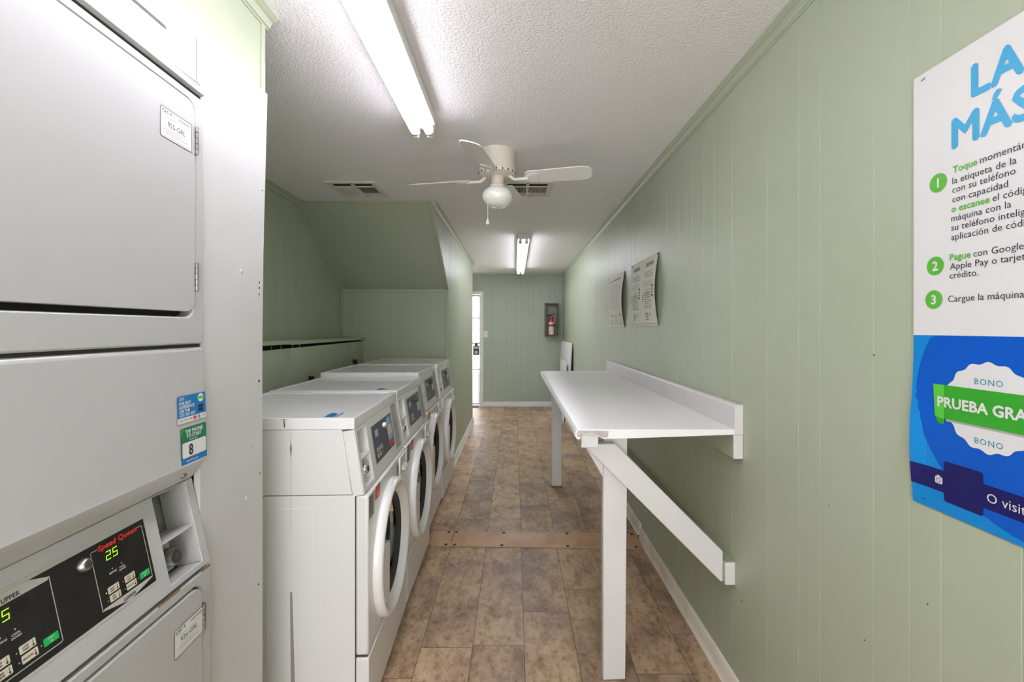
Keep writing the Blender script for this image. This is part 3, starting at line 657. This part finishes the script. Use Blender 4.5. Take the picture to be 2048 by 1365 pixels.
# ------------------------------------------------------------------ washing machines
WW = .632
def build_washer(loc, yaw, label, st):
    t = thing('washing_machine', label, 'washing machine', loc, yaw, 'front loading washers in the row')
    mb = MB(); mb.box(-.645, -.045, 0, WW, .02, .779, ENAMEL)
    mb.box(-.337, -.18, -.0016, .001, .10, .738, ENAMEL)
    for x, y in ((-.6, .05), (-.6, WW-.05), (-.09, .05), (-.09, WW-.05)): mb.lathe([(.022, 0), (.022, .006), (.009, .008), (.009, .022)], (x, y, 0), (0, 0, 1), GASKET, 12)
    if st == 0:
        mb.poly([(-.258, .46), (-.254, .10), (-.246, .02), (-.240, .10), (-.250, .46)], frame((0, 0, 0), (1, 0, 0), (0, 0, 1)), .0019, DIRT)
        mb.rect(-.2555, -.2546, .66, .776, frame((0, 0, 0), (1, 0, 0), (0, 0, 1)), .0019, DIRT)
    bd = mb.done('body', t, bevel=.004)
    mb = MB(); mb.prism([(-.645, .781), (-.0532, .781), (-.0882, 1.0), (-.645, 1.0)], 'y', 0, WW, ENAMEL)
    if st == 0: mb.rect(-.2556, -.2546, .785, .992, frame((0, 0, 0), (1, 0, 0), (0, 0, 1)), .0008, GINK); mb.poly([(-.2595, .94), (-.2545, .965), (-.2515, .94), (-.2545, .90)], frame((0, 0, 0), (1, 0, 0), (0, 0, 1)), .0008, DIRT)
    mb.done('upper_body', t, bevel=.003)
    for b_ in ((-.62, -.06, .012, WW-.012, .7785, .7815), (-.62, -.055, .012, WW-.012, .9985, 1.002), (-.0465, -.042, .006, WW-.006, .05, .77), (-.04, -.006, .006, WW-.006, .2320, .2395)): mb = MB(); mb.box(*b_, SEAM); mb.done('joint_gap', t)
    # lid with a shallow sunken top
    mb = MB(); mb.box(-.648, -.046, -.001, WW+.001, 1.001, 1.037, ENAMEL2); mb.bm.faces.ensure_lookup_table()
    mb.plate([(-.648, -.001), (-.046, -.001), (-.046, WW+.001), (-.648, WW+.001)], [rrect(-.630, -.066, .018, WW-.018, .02)], frame((0, 0, 1.0402), (1, 0, 0), (0, 1, 0)), .0034, ENAMEL2)
    if st == 0:
        M = frame((0, -.001, 0), (1, 0, 0), (0, 0, 1))
        mb.poly([(-.279, 1.034), (-.276, 1.034), (-.2735, 1.010), (-.2775, 1.010)], M, .0006, GASKET); mb.poly([(-.292, 1.033), (-.277, 1.0385), (-.262, 1.034), (-.277, 1.0365)], M, .0006, GASKET)
    ld = mb.done('lid', t, bevel=.009, seg=3)
    M = frame((0, 0, 1.0375), (0, 1, 0), (-1, 0, 0)); mb = MB()
    mb.rect(.030, .105, .115, .160, M, 0, CSCBLUE if st < 2 else TEALP); mb.poly(circ(.055, .145, .010, 12), M, .0003, FOREST); mb.rect(.035, .075, .118, .126, M, .0003, LAV); mb.rect(.08, .1, .12, .135, M, .0003, PAPERW)
    mb.done('lid_sticker', ld, smooth=False)
    # slanted console
    A0, A1 = Vector((-.047, 0, 1.0)), Vector((-.012, 0, .781)); dA = (A1-A0); LA = dA.length; dA.normalize()
    Mc = frame((A1.x, 0, A1.z), (0, 1, 0), -dA); nc = Mc(0, 0, 1)-Mc(0, 0, 0)
    mb = MB(); r0, r1 = .026, .128
    mb.plate([(0, 0), (WW, 0), (WW, LA), (0, LA)], [[(r0, .016), (r1, .016), (r1, LA-.012), (r0, LA-.012)]], Mc, .004, ENAMEL)
    for a, b in ((0, r0-.002), (r1+.002, WW)): mb.box(a, b, 0, LA, -.040, -.004, ENAMEL, Mc)
    mb.box(r0-.002, r1+.002, 0, .013, -.040, -.004, ENAMEL, Mc)
    cs = mb.done('console', t, bevel=.003)
    mb = MB()
    mb.box(r0-.002, r0, .014, LA-.010, -.039, -.003, ENAMEL, Mc); mb.box(r1, r1+.002, .014, LA-.010, -.039, -.003, ENAMEL, Mc); mb.box(r0, r1, .013, .016, -.039, -.002, ENAMEL, Mc)
    mb.box(r0, r1, .014, LA-.010, -.0395, -.0375, ENAMEL, Mc); mb.box(r0, r1, LA*.50, LA*.50+.004, -.038, -.001, ENAMEL, Mc)
    mb.box(r0+.005, r0+.012, LA*.62, LA*.86, -.0375, -.030, STEEL, Mc); mb.done('coin_recess', cs, bevel=.001)
    mb = MB(); mb.lathe([(.021, 0), (.021, .020), (.018, .030), (.015, .033), (0, .033)], Mc((r0+r1)/2+.014, LA*.28, -.0375), nc, CHROME, 24); mb.lathe([(.010, .0325), (.010, .034), (0, .034)], Mc((r0+r1)/2+.014, LA*.28, -.0375), nc, GASKET, 18); mb.done('coin_box_lock', cs)
    mb = MB(); d0, d1, e0, e1 = .178, .478, .050, .190
    mb.poly(rrect(d0-.008, d1+.008, e0-.008, e1+.008, .004), Mc, .0010, ENAMEL2); mb.rect(d0, d1, e0, e1, Mc, .0016, SLATE); mb.rect(d0+.158, d0+.160, e0, e1, Mc, .0018, GASKET)
    mb.ring([(d0, e0), (d1, e0), (d1, e1), (d0, e1)], [(d0+.003, e0+.003), (d1-.003, e0+.003), (d1-.003, e1-.003), (d0+.003, e1-.003)], Mc, .0017, BLACK)
    mb.rect(d0+.035, d0+.080, e0+.092, e0+.118, Mc, .0019, LAV)
    for i in range(4): mb.poly(circ(d0+.034+i*.018, e0+.074, .002, 8), Mc, .0019, LINK)
    for i in range(3):
        for j in range(2):
            c_ = d0+.040+i*.030; b_ = e0+.022+j*.022
            mb.poly(rrect(c_-.010, c_+.010, b_-.008, b_+.008, .004), Mc, .0019, GKEY if (i == 2 and j == 0 and st == 0) else (PAPERW if st < 2 else LINK))
            mb.rect(c_-.005, c_+.005, b_-.003, b_+.003, Mc, .0021, RED if (i == 1 and j == 0 and st == 0) else GINK)
    dp = mb.done('display_panel', cs, smooth=False); dp['label'] = 'dark slate display panel with keys'
    mb = MB(); s0, s1 = d0+.215, d0+.285
    if st == 0:
        mb.rect(s0, s1, e0+.028, e0+.136, Mc, .0022, SKY); mb.rect(s0+.006, s1-.012, e0+.105, e0+.128, Mc, .0024, LAV); mb.rect(s0, s1, e0+.058, e0+.098, Mc, .0024, PAPERW); mb.rect(s0, s1, e0+.040, e0+.056, Mc, .0024, LAV); mb.rect(s0, s1, e0+.014, e0+.032, Mc, .0025, RED)
        mb.text('11', (s0+s1)/2, e0+.064, .036, Mc, .0027, NAVYT, .01, 'c')
    elif st == 1:
        mb.rect(s0, s1, e0+.085, e0+.136, Mc, .0022, FOREST); mb.rect(s0+.012, s1-.010, e0+.10, e0+.126, Mc, .0024, TEALP); mb.rect(s0+.004, s1+.002, e0+.042, e0+.086, Mc, .0024, PAPERW); mb.rect(s0+.006, s1-.01, e0+.026, e0+.040, Mc, .0024, CSCBLUE)
        mb.text('10', (s0+s1)/2, e0+.050, .034, Mc, .0027, NAVYT, .01, 'c')
    elif st == 2:
        mb.rect(s0, s1, e0+.092, e0+.136, Mc, .0022, FOREST); mb.rect(s0+.004, s1-.01, e0+.046, e0+.092, Mc, .0024, PAPERW)
    else:
        mb.rect(s0+.012, s1-.01, e0+.054, e0+.105, Mc, .0024, PAPERW); mb.rect(s0, s1, e0+.108, e0+.134, Mc, .0022, TEALP)
    mb.done('number_sticker', dp, smooth=False)
    mb = MB(); mb.lathe([(.014, .001), (.013, .008), (.009, .016), (0, .017)], Mc(d0+.172, e0+.112, 0), nc, CHROME if st == 0 else GASKET, 20); mb.done('key_lock', dp)
    mb = MB(); mb.rect(.500, .592, .020, LA-.006, Mc, .0008, mat('grey_label', 'B9B8B4', .6))
    for i in range(16):
        b_ = .028+i*.0118; a_ = .506+(.0 if i % 5 else .004); mb.rect(a_, .585-random.random()*.03, b_, b_+.004 if i not in (15, 7) else b_+.007, Mc, .0011, GINK)
    mb.done('instruction_label', cs, smooth=False)
    # front panel with the round opening
    cy, cz, R = .312, .474, .257
    Mfp = frame((0, 0, 0), (0, 1, 0), (0, 0, 1))
    mb = MB(); mb.plate([(0, .240), (WW, .240), (WW, .777), (0, .777)], [[p for p in circ(cy, cz, .207, 48)]], Mfp, .042, ENAMEL) if cz-.207 > .24 else None
    fp = mb.done('front_panel', t, bevel=.007, seg=3)
    mb = MB(); mb.box(-.042, .0015, 0, WW, .022, .2315, ENAMEL); kk = mb.done('kick_panel', t, bevel=.005)
    # detergent dispenser
    mb = MB(); mb.plate(rrect(.478, .622, .672, .768, .006), [rrect(.486, .614, .680, .760, .004)], frame((.005, 0, 0), (0, 1, 0), (0, 0, 1)), .006, ENAMEL2); mb.box(-.001, .002, .486, .614, .680, .760, ENAMEL)
    mb.prism([(.002, .722), (.016, .704), (.016, .698), (.002, .698)], 'y', .53, .600, ENAMEL); mb.done('detergent_drawer', fp, bevel=.001)
    mb = MB(); mb.poly([(.430, .700), (.462, .688), (.462, .752), (.430, .760)], Mfp, .0006, LINK); mb.rect(.436, .456, .715, .745, Mfp, .0009, GINK); mb.done('care_label', fp, smooth=False)
    mb = MB(); mb.rect(.086, .148, .728, .776, Mfp, .0012, RED); mb.text('!', .105, .738, .035, Mfp, .0014, PAPERW, .04); mb.rect(.128, .146, .760, .776, Mfp, .0015, FOREST); mb.rect(.112, .140, .738, .744, Mfp, .0014, PAPERW)
    if st < 3: mb.done('red_tag', fp, smooth=False)
    else: mb.bm.free()
    if st < 2:
        mb = MB(); mb.rect(.006, .074, .690, .772, Mfp, .0008, mat('grey_label', 'B9B8B4', .6))
        for i in range(7): mb.rect(.010, .07-random.random()*.02, .696+i*.0105, .702+i*.0105, Mfp, .0011, GASKET)
        mb.done('rating_label', fp, smooth=False)
    # door: ring, glass bowl, grip; drum behind
    mb = MB(); mb.lathe([(R, -.001), (R, .008), (.254, .021), (.248, .029), (.241, .032), (.233, .030), (.222, .022), (.211, .008), (.204, -.004)], (0, cy, cz), (1, 0, 0), ENAMEL2, 72, caps=False); dr = mb.done('door', t, ang=50)
    mb = MB(); mb.lathe([(.1995, -.002), (.192, .004), (.184, -.006), (.178, -.012), (.170, -.016)], (0, cy, cz), (1, 0, 0), GASKET, 64, caps=False); mb.done('gasket', dr, ang=30)
    mb = MB(); mb.lathe([(.196, -.004), (.184, -.016), (.172, -.050), (.158, -.100), (.140, -.125), (.09, -.138), (0, -.142), (0, -.146), (.091, -.142), (.143, -.129), (.162, -.102), (.176, -.051), (.187, -.018), (.196, -.008)], (0, cy, cz), (1, 0, 0), GLASS, 56, caps=False); mb.done('door_glass', dr, ang=80)
    mb = MB(); pts = [(cy+.214*math.cos(a), cz+.214*math.sin(a)) for a in [math.radians(158+i*4.4) for i in range(20)]]+[(cy-.094, cz+.055)]
    mb.plate(pts, [], frame((.022, 0, 0), (0, 1, 0), (0, 0, 1)), .026, ENAMEL2); mb.done('door_grip', dr, bevel=.003)
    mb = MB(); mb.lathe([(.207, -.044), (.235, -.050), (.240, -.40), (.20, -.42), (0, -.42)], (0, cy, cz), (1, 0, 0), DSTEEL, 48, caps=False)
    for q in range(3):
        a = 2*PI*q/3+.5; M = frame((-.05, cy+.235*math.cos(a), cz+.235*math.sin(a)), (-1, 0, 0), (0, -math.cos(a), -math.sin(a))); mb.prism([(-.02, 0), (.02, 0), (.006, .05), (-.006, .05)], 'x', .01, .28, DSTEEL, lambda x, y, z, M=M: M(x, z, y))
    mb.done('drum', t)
    return t
YA = math.radians(1.7)
build_washer((-.493, 1.529, 0), math.radians(2.2), 'front loading washer nearest the white panel, red stripe on its display sticker', 0)
build_washer((-.517, 2.172, .004), math.radians(1.0), 'front loading washer second from the white panel, green and white display sticker', 1)
build_washer((-.552, 2.815, ZF+.008), math.radians(.6), 'front loading washer third from the white panel, its lid higher than those before it', 2)
build_washer((-.545, 3.452, ZF+.010), math.radians(.3), 'front loading washer farthest back, against the alcove end wall', 3)
for y, z, l in ((3.86, 1.078, 'black hose end on the alcove wall by the farthest washer'), (3.03, 1.024, 'black hose end behind the second washer on the alcove wall')):
    mb = MB(); mb.tube([(KX+.002, y, z-.20), (KX+.022, y, z-.06), (KX+.022, y, z-.012)], .011, BLACK, 10); mb.box(KX, KX+.030, y-.012, y+.012, z-.03, z, BLACK); tag(mb.done('water_hose', bevel=.002), l, 'hose')

# ------------------------------------------------------------------ folding counter on the right wall
TZ, TX, TY0, TY1 = .983, .212, 1.609, 3.83
t = thing('folding_counter', 'long white wall-mounted laundry folding counter on two wooden legs', 'counter', ((TX+XR)/2, (TY0+TY1)/2, 0))
ox, oy = (TX+XR)/2, (TY0+TY1)/2
Q = lambda x, y, z=0.0: Vector((x-ox, y-oy, z))
mb = MB()
prof = [(TX+.012, TZ), (TX+.004, TZ-.005), (TX, TZ-.014), (TX+.002, TZ-.030), (TX+.010, TZ-.038), (TX+.020, TZ-.034), (TX+.022, TZ-.016), (TX+.065, TZ-.016), (TX+.10, TZ-.034), (TX+.14, TZ-.034), (XR-.03, TZ-.019), (XR-.03, TZ)]
mb.prism(prof, 'y', TY0, TY1, LAMIN, Q)
mb.prism([(TX+.001, TZ-.026), (TX+.003, TZ-.0385), (TX+.020, TZ-.0385), (TX+.020, TZ-.032), (TX+.010, TZ-.036)], 'y', TY0-.0008, TY0+.012, RAWW, Q)
mb.prism([(TX+.012, TZ-.003), (TX+.006, TZ-.012), (TX+.008, TZ-.026), (TX+.018, TZ-.028), (TX+.022, TZ-.014), (TX+.066, TZ-.014), (TX+.10, TZ-.030), (TX+.115, TZ-.028), (TX+.12, TZ-.006), (TX+.08, TZ-.004)], 'y', TY0-.0012, TY0+.001, DIRT2 if 'DIRT2' in globals() else mat('smudged_paint', 'C9C4BF', .6, mottle=('B5AEA8', 40, .4, .6)), Q)
mb.done('tabletop', t, bevel=.0015)
mb = MB(); mb.prism([(XR-.0305, TZ-.019), (XR, TZ-.019), (XR, TZ+.087), (XR-.022, TZ+.087), (XR-.0305, TZ+.079)], 'y', TY0-.001, TY1+.03, mat('backsplash_paint', 'D6D4D2', .4, mottle=('B9ADA6', 5, .60, .75)), Q); mb.done('backsplash', t, bevel=.0015)
mb = MB(); mb.box(XR-.034, XR, TY0, TY1, TZ-.104, TZ-.020, GREEN, Q); mb.box(XR-.0342, XR-.0005, TY0-.0015, TY0+.004, TZ-.1042, TZ-.0198, WPAINT, Q); o = mb.done('ledger_board', t, bevel=.0015); o['label'] = 'green painted ledger with white end'
mb = MB(); mb.box(XR-.036, XR, 1.668, TY1, .400, .481, GREEN, Q); mb.box(XR-.0362, XR-.0005, 1.6665, 1.674, .3998, .4812, WPAINT, Q); o = mb.done('lower_cleat', t, bevel=.0015)
mb = MB(); mb.box(TX+.024, TX+.085, TY0+.012, TY1-.05, TZ-.068, TZ-.017, WPAINT, Q); mb.done('front_rail', t, bevel=.002)
YLa = 1.732
mb = MB(); mb.prism([(.336, .0), (.341, 0), (.420, .004), (.428, .955), (.341, .955), (.336, .95)], 'y', YLa, YLa+.038, WPAINT, Q); mb.box(.337, .42, YLa+.0, YLa+.0385, 0, .004, RUST, Q); mb.done('leg', t, bevel=.003)
mb = MB(); mb.box(.305, .386, 3.775, 3.815, ZF+.012, TZ-.036, WPAINT, Q); mb.box(.300, .392, 3.77, 3.82, ZF, ZF+.014, RAWW, Q); mb.done('leg', t, bevel=.003)
mb = MB(); mb.prism([(.252, .912), (.372, .912), (.7705, .513), (.7705, .402), (.762, .402)], 'y', 1.686, YLa, WPAINT, Q); mb.done('brace', t, bevel=.002)
mb = MB(); mb.prism([(.252, .912), (.372, .912), (.7705, .513), (.7705, .402), (.762, .402)], 'y', 3.737, 3.775, WPAINT, Q); mb.done('brace', t, bevel=.002)
mb = MB(); mb.prism([(.257, .908), (.3355, .772), (.3355, .908)], 'y', YLa+.001, YLa+.034, WPAINT, Q); mb.done('gusset', t, bevel=.002)
mb = MB()
for y in (2.1, 2.35, 2.7, 3.1, 3.4): mb.lathe([(.004, 0), (.003, .001), (0, .001)], Q(XR-.0305, y, TZ+.05), (-1, 0, 0), GINK, 8)
mb.done('nail', t)

# ------------------------------------------------------------------ posters on the right wall
# big instruction poster: u to the right (towards the camera), v = height
def curl(u, v):
    d = .0035
    if u < .045: d += .009*(1-u/.045)**2*math.exp(-((v-1.12)/.10)**2)
    return d
PY = .917
Mw = lambda u, v, n=0.0: Vector((XR-curl(u, v)-n, PY-u, v))
mb = MB(); PWD = .42
E_ = [(0.0, 1.327, .9937)]
def left_edge(v):       # the left edge waves slightly
    return 0.0
mb.grid(0, PWD, 1.327, 1.842, 14, 18, Mw, 0, PAPERW); mb.grid(0, PWD, .9937, 1.327, 14, 14, Mw, 0, AZURE)
# large disc clipped to the blue field
pts = []
for i in range(60):
    a = 2*PI*i/60; x, y = .230+.222*math.cos(a), 1.215+.215*math.sin(a); pts.append((min(max(x, .0), PWD), min(max(y, .994), 1.3265)))
k = mb.mi(BLUE)
cen = (.2, 1.2)
prev = None
for i in range(60):
    a, b = pts[i], pts[(i+1) % 60]
    for j in range(6):
        f0, f1 = j/6, (j+1)/6
        q = lambda p, f: (cen[0]+(p[0]-cen[0])*f, cen[1]+(p[1]-cen[1])*f)
        vs = [q(a, f0), q(a, f1), q(b, f1), q(b, f0)] if j else [cen, q(a, f1), q(b, f1)]
        mb.face([mb.bm.verts.new(Mw(p[0], p[1], .0005)) for p in vs], k)
mb.grid(0, PWD, 1.0325, 1.0735, 14, 1, Mw, .0009, NAVY)
sc_pts = [(.146+(.0765+.0022*math.cos(16*a))*math.cos(a), 1.2045+(.0765+.0022*math.cos(16*a))*math.sin(a)) for a in [2*PI*i/128 for i in range(128)]]
mb.poly(sc_pts, Mw, .0011, PAPERW)
mb.poly([(.0445, 1.2345), (.0665, 1.2345), (.0665, 1.170), (.0475, 1.1745)], Mw, .0015, LEAF); mb.poly([(.0475, 1.1745), (.0665, 1.170), (.0665, 1.160), (.0545, 1.1615)], Mw, .0014, KELLY)
mb.rect(.0665, .246, 1.1715, 1.2345, Mw, .0017, KELLY); mb.rect(.07, .236, 1.1675, 1.1715, Mw, .0013, LINK)
mb.text('PRUEBA GRATIS', .0545, 1.1935, .0262, Mw, .0021, PAPERW, .035, width=.184)
mb.text('BONO', .146, 1.243, .0150, Mw, .0014, TEALP, .0, 'c', spacing=1.15); mb.text('BONO', .146, 1.1400, .0150, Mw, .0014, TEALP, .0, 'c', spacing=1.15)
mb.poly(rrect(.066, .137, 1.0175, 1.0925, .004), Mw, .0013, NAVY)
mb.poly(rrect(.048, .063, 1.0465, 1.0595, .0025), Mw, .0013, PAPERW); mb.rect(.052, .058, 1.059, 1.062, Mw, .0013, PAPERW); mb.ring(circ(.0555, 1.053, .0046, 16), circ(.0555, 1.053, .0034, 16), Mw, .0015, NAVY)
mb.text('O visite', .1435, 1.0455, .0225, Mw, .0014, PAPERW, .005)
mb.text('LA', .1185, 1.7475, .0775, Mw, .0006, SKY, .035, sx=.93, spacing=1.05); mb.text('MÁS', .0825, 1.671, .0745, Mw, .0006, SKY, .035, sx=.95, spacing=1.02)
def line(parts, u, v, size):
    for s_, m, b in parts:
        vs, fs = text_polys(s_, b); mb.text(s_, u, v, size, Mw, .0006, m, b); u += (max(p[0] for p in vs)-min(p[0] for p in vs))*size+size*.28
SZ = .0170
line([('Toque', LIME, .02), ('momentáneamente', NAVYT, 0)], .0826, 1.6250, SZ)
for s_, v in (('la etiqueta de la', 1.6055), ('con su teléfono', 1.5890), ('con capacidad', 1.5715)): line([(s_, NAVYT, 0)], .0815, v-.0005, SZ)
line([('o escanee', LIME, .02), ('el código', NAVYT, 0)], .0800, 1.5535, SZ)
for s_, v in (('máquina con la', 1.5365), ('su teléfono inteligente', 1.5195), ('aplicación de códigos', 1.5020)): line([(s_, NAVYT, 0)], .0795, v, SZ)
line([('Pague', LIME, .02), ('con Google', NAVYT, 0)], .0770, 1.4655, SZ); line([('Apple Pay o tarjeta', NAVYT, 0)], .0770, 1.4485, SZ); line([('crédito.', NAVYT, 0)], .0765, 1.4320, SZ)
line([('Cargue la máquina', NAVYT, 0)], .0735, 1.3890, SZ)
for n_, u, v in (('1', .0535, 1.6165), ('2', .0475, 1.4595), ('3', .0445, 1.3955)):
    mb.poly(circ(u, v, .0178, 28), Mw, .0006, LIME); mb.text(n_, u, v-.0085, .0245, Mw, .0008, PAPERW, .03, 'c')
mb.tube([Mw(.018, 1.829, .001), Mw(.026, 1.831, .0012)], .0007, GASKET, 6); mb.tube([Mw(.020, 1.006, .001), Mw(.028, 1.0065, .0012)], .0007, GASKET, 6)
tag(mb.done('instruction_poster', smooth=False), 'large white and blue Spanish instruction poster stapled to the right wall', 'poster')

def notice(y0, y1, z0, z1, lift, cols, label):
    wd, hh = y0-y1, z1-z0
    def Mn(u, v, n=0.0):
        d = .003+lift*(.25+.75*u/wd)*math.sin(PI*min(max(v/hh, 0), 1))**1.0+.004*(1-v/hh)
        return Vector((XR-d-n, y0-u, z0+v))
    mb = MB(); mb.grid(0, wd, 0, hh, 10, 14, Mn, 0, PAPER); N = .0012
    rr = random.Random(int(wd*1000))
    mb.rect(.01, wd-.01, .010, .013, Mn, N, GINK) if cols == 2 else None
    if cols == 2:
        for c in range(2):
            x0 = .02+c*wd/2; x1 = x0+wd/2-.05
            mb.rect(x0+.05, x1-.04, hh-.055, hh-.035, Mn, N, GINK)
            for i in range(3): mb.rect(x0+.03+.01*i, x1-.03, hh-.095-i*.014, hh-.091-i*.014, Mn, N, GINK)
            for i in range(3): mb.rect(x0+.02, x1-.02, hh-.15-i*.013, hh-.147-i*.013, Mn, N, LINK)
            for i in range(4): mb.rect(x1-.035, x1-.005, hh-.19-i*.018, hh-.178-i*.018, Mn, N, INK if i in (0, 3) else GINK)
            for i in range(4): mb.rect(x0+.06, x1-.06, hh-.20-i*.015, hh-.195-i*.015, Mn, N, LINK)
            mb.rect(x0+.005, x0+.018, .150, .195, Mn, N, GASKET)
            for i in range(8): mb.rect(x0+.04, x1-.03-rr.random()*.05, .105+i*.0125, .109+i*.0125, Mn, N, GINK)
            mb.poly(circ(x0+.014, .115, .004, 10), Mn, N, GINK)
            mb.text('CSC', x0+.055, .052, .036, Mn, N, INK, .02); mb.poly([(x0+.145, .066), (x0+.152, .080), (x0+.160, .066), (x0+.152, .052)], Mn, N, INK)
            mb.rect(x0+.055, x0+.11, .036, .043, Mn, N, GINK)
    else:
        mb.text('NOTICE', .03, hh-.050, .030, Mn, N, GINK, .02); mb.rect(.18, wd-.10, hh-.045, hh-.033, Mn, N, GINK)
        for i in range(15): mb.rect(.05+.02*rr.random(), wd-.06-.1*rr.random(), hh-.075-i*.0135, hh-.0725-i*.0135, Mn, N, LINK)
        for x in (.14, wd-.10): mb.rect(x, x+.04, .085, .10, Mn, N, GINK); mb.rect(x+.01, x+.025, .02, .06, Mn, N, GINK)
        for i in range(6): mb.rect(.23, wd-.16, .025+i*.013, .028+i*.013, Mn, N, LINK)
        for i in range(3): mb.rect(.05, .07, .12+i*.02, .126+i*.02, Mn, N, GINK)
    for u in (.012, wd-.012): mb.lathe([(.006, 0), (.005, .003), (0, .004)], Mn(u, hh-.008, 0), (-1, 0, 0), GASKET, 8)
    tag(mb.done('wall_notice', smooth=False), label, 'notice')
notice(3.886, 3.329, 1.350, 1.763, .024, 1, 'single-page paper notice on the right wall, farther from the camera')
notice(3.13, 2.545, 1.357, 1.770, .022, 2, 'two-column paper notice on the right wall, nearer the camera')

# ------------------------------------------------------------------ back wall things
t = thing('light_switch', 'ivory light switch plate beside the back door frame', 'light switch', (-.497, YB, 1.245))
mb = MB(); mb.plate(rrect(-.035, .035, -.056, .056, .004), [], frame((0, -.006, 0), (1, 0, 0), (0, 0, 1)), .006, SWITCH); mb.done('switch_plate', t, bevel=.002)
mb = MB(); mb.box(-.005, .005, -.016, -.006, -.008, .014, SWITCH); mb.done('toggle', t, bevel=.001)
EX0, EX1, EZ0, EZ1, EY = .500, .728, 1.204, 1.765, 7.575
t = thing('extinguisher_cabinet', 'grey-green open wooden box on the back wall holding the extinguisher', 'cabinet', ((EX0+EX1)/2, YB, EZ0))
ew, eh, ed = (EX1-EX0)/2, EZ1-EZ0, YB-EY
mb = MB(); mb.box(-ew, -ew+.018, -ed, 0, 0, eh, BOXG); mb.box(ew-.018, ew, -ed, 0, 0, eh, BOXG); mb.box(-ew+.018, ew-.018, -ed, 0, eh-.018, eh, BOXG); mb.box(-ew+.018, ew-.018, -ed, 0, 0, .018, BOXG); mb.done('box_frame', t, bevel=.002)
mb = MB(); mb.box(-ew+.018, ew-.018, -.008, 0, .018, eh-.018, mat('box_back', '9A988A', .6)); mb.done('back_panel', t)
mb = MB(); mb.lathe([(.012, 0), (.012, .01), (.006, .018), (0, .018)], (.055, -.008, eh-.06), (0, -1, 0), STEEL, 14); mb.done('hook', t)
t = thing('fire_extinguisher', 'red fire extinguisher with a white label inside the open wall box', 'fire extinguisher', ((EX0+EX1)/2-.006, 7.632, EZ0+.0185))
mb = MB(); mb.lathe([(.048, 0), (.052, .006), (.052, .230), (.047, .255), (.032, .280), (.018, .292), (.018, .305), (0, .305)], (0, 0, 0), (0, 0, 1), REDP, 32); cy_ = mb.done('cylinder', t, ang=50)
def wrap(r, a0, a1, z0, z1, m, name, par):
    mb = MB(); k = mb.mi(m); n = 14
    A = [(r*math.sin(a0+(a1-a0)*i/n), -r*math.cos(a0+(a1-a0)*i/n)) for i in range(n+1)]
    for i in range(n): mb.face([mb.bm.verts.new(p) for p in ((*A[i], z0), (*A[i+1], z0), (*A[i+1], z1), (*A[i], z1))], k)
    mb.done(name, par)
wrap(.0526, -1.15, 1.0, .018, .150, PAPERW, 'paper_label', cy_); wrap(.0526, -1.0, .7, .185, .225, PAPERW, 'band_label', cy_)
mb = MB(); mb.lathe([(.020, 0), (.020, .03), (.014, .036), (0, .036)], (0, 0, .303), (0, 0, 1), STEEL, 18); mb.box(-.012, .012, -.02, .012, .325, .345, BLACK); mb.done('valve', t, bevel=.002)
mb = MB(); mb.prism([(-.05, .322), (.065, .362), (.068, .374), (-.02, .352), (-.055, .336)], 'y', -.010, .010, BLACK); mb.prism([(-.085, .322), (-.04, .332), (.0, .332), (.0, .342), (-.05, .343), (-.088, .330)], 'y', -.010, .010, BLACK); mb.done('handle', t, bevel=.002)
mb = MB(); mb.tube([(.014, -.012, .33), (.045, -.026, .33), (.056, -.030, .30), (.050, -.044, .24), (.044, -.060, .19)], .009, mat('hose_grey', 'A59C90', .5), 10); mb.tube([(.044, -.060, .19), (.042, -.062, .165)], [.010, .013], GASKET, 10); mb.done('hose', t)

# leaning white boards in the back corner
def leaning(y0, y1, xb, xt, z1, th, label, zo=ZF):
    d = Vector((xt-xb, z1-zo)).normalized(); n = Vector((-d.y, d.x))*th
    mb = MB(); mb.prism([(xb, zo), (xt, z1), (xt+n.x, z1+n.y), (xb+n.x, zo+n.y)], 'y', y0, y1, mat('leaning_board_white', 'E6E8E6', .45))
    return tag(mb.done('leaning_board', bevel=.003), label, 'board')
leaning(6.28, 7.55, .730, .7935, 1.135, .026, 'larger white board leaning on the right wall in the back corner')
leaning(6.38, 7.15, .690, .726, .862, .014, 'smaller white board propped in front of the larger one in the back corner')

bpy.context.view_layer.update()
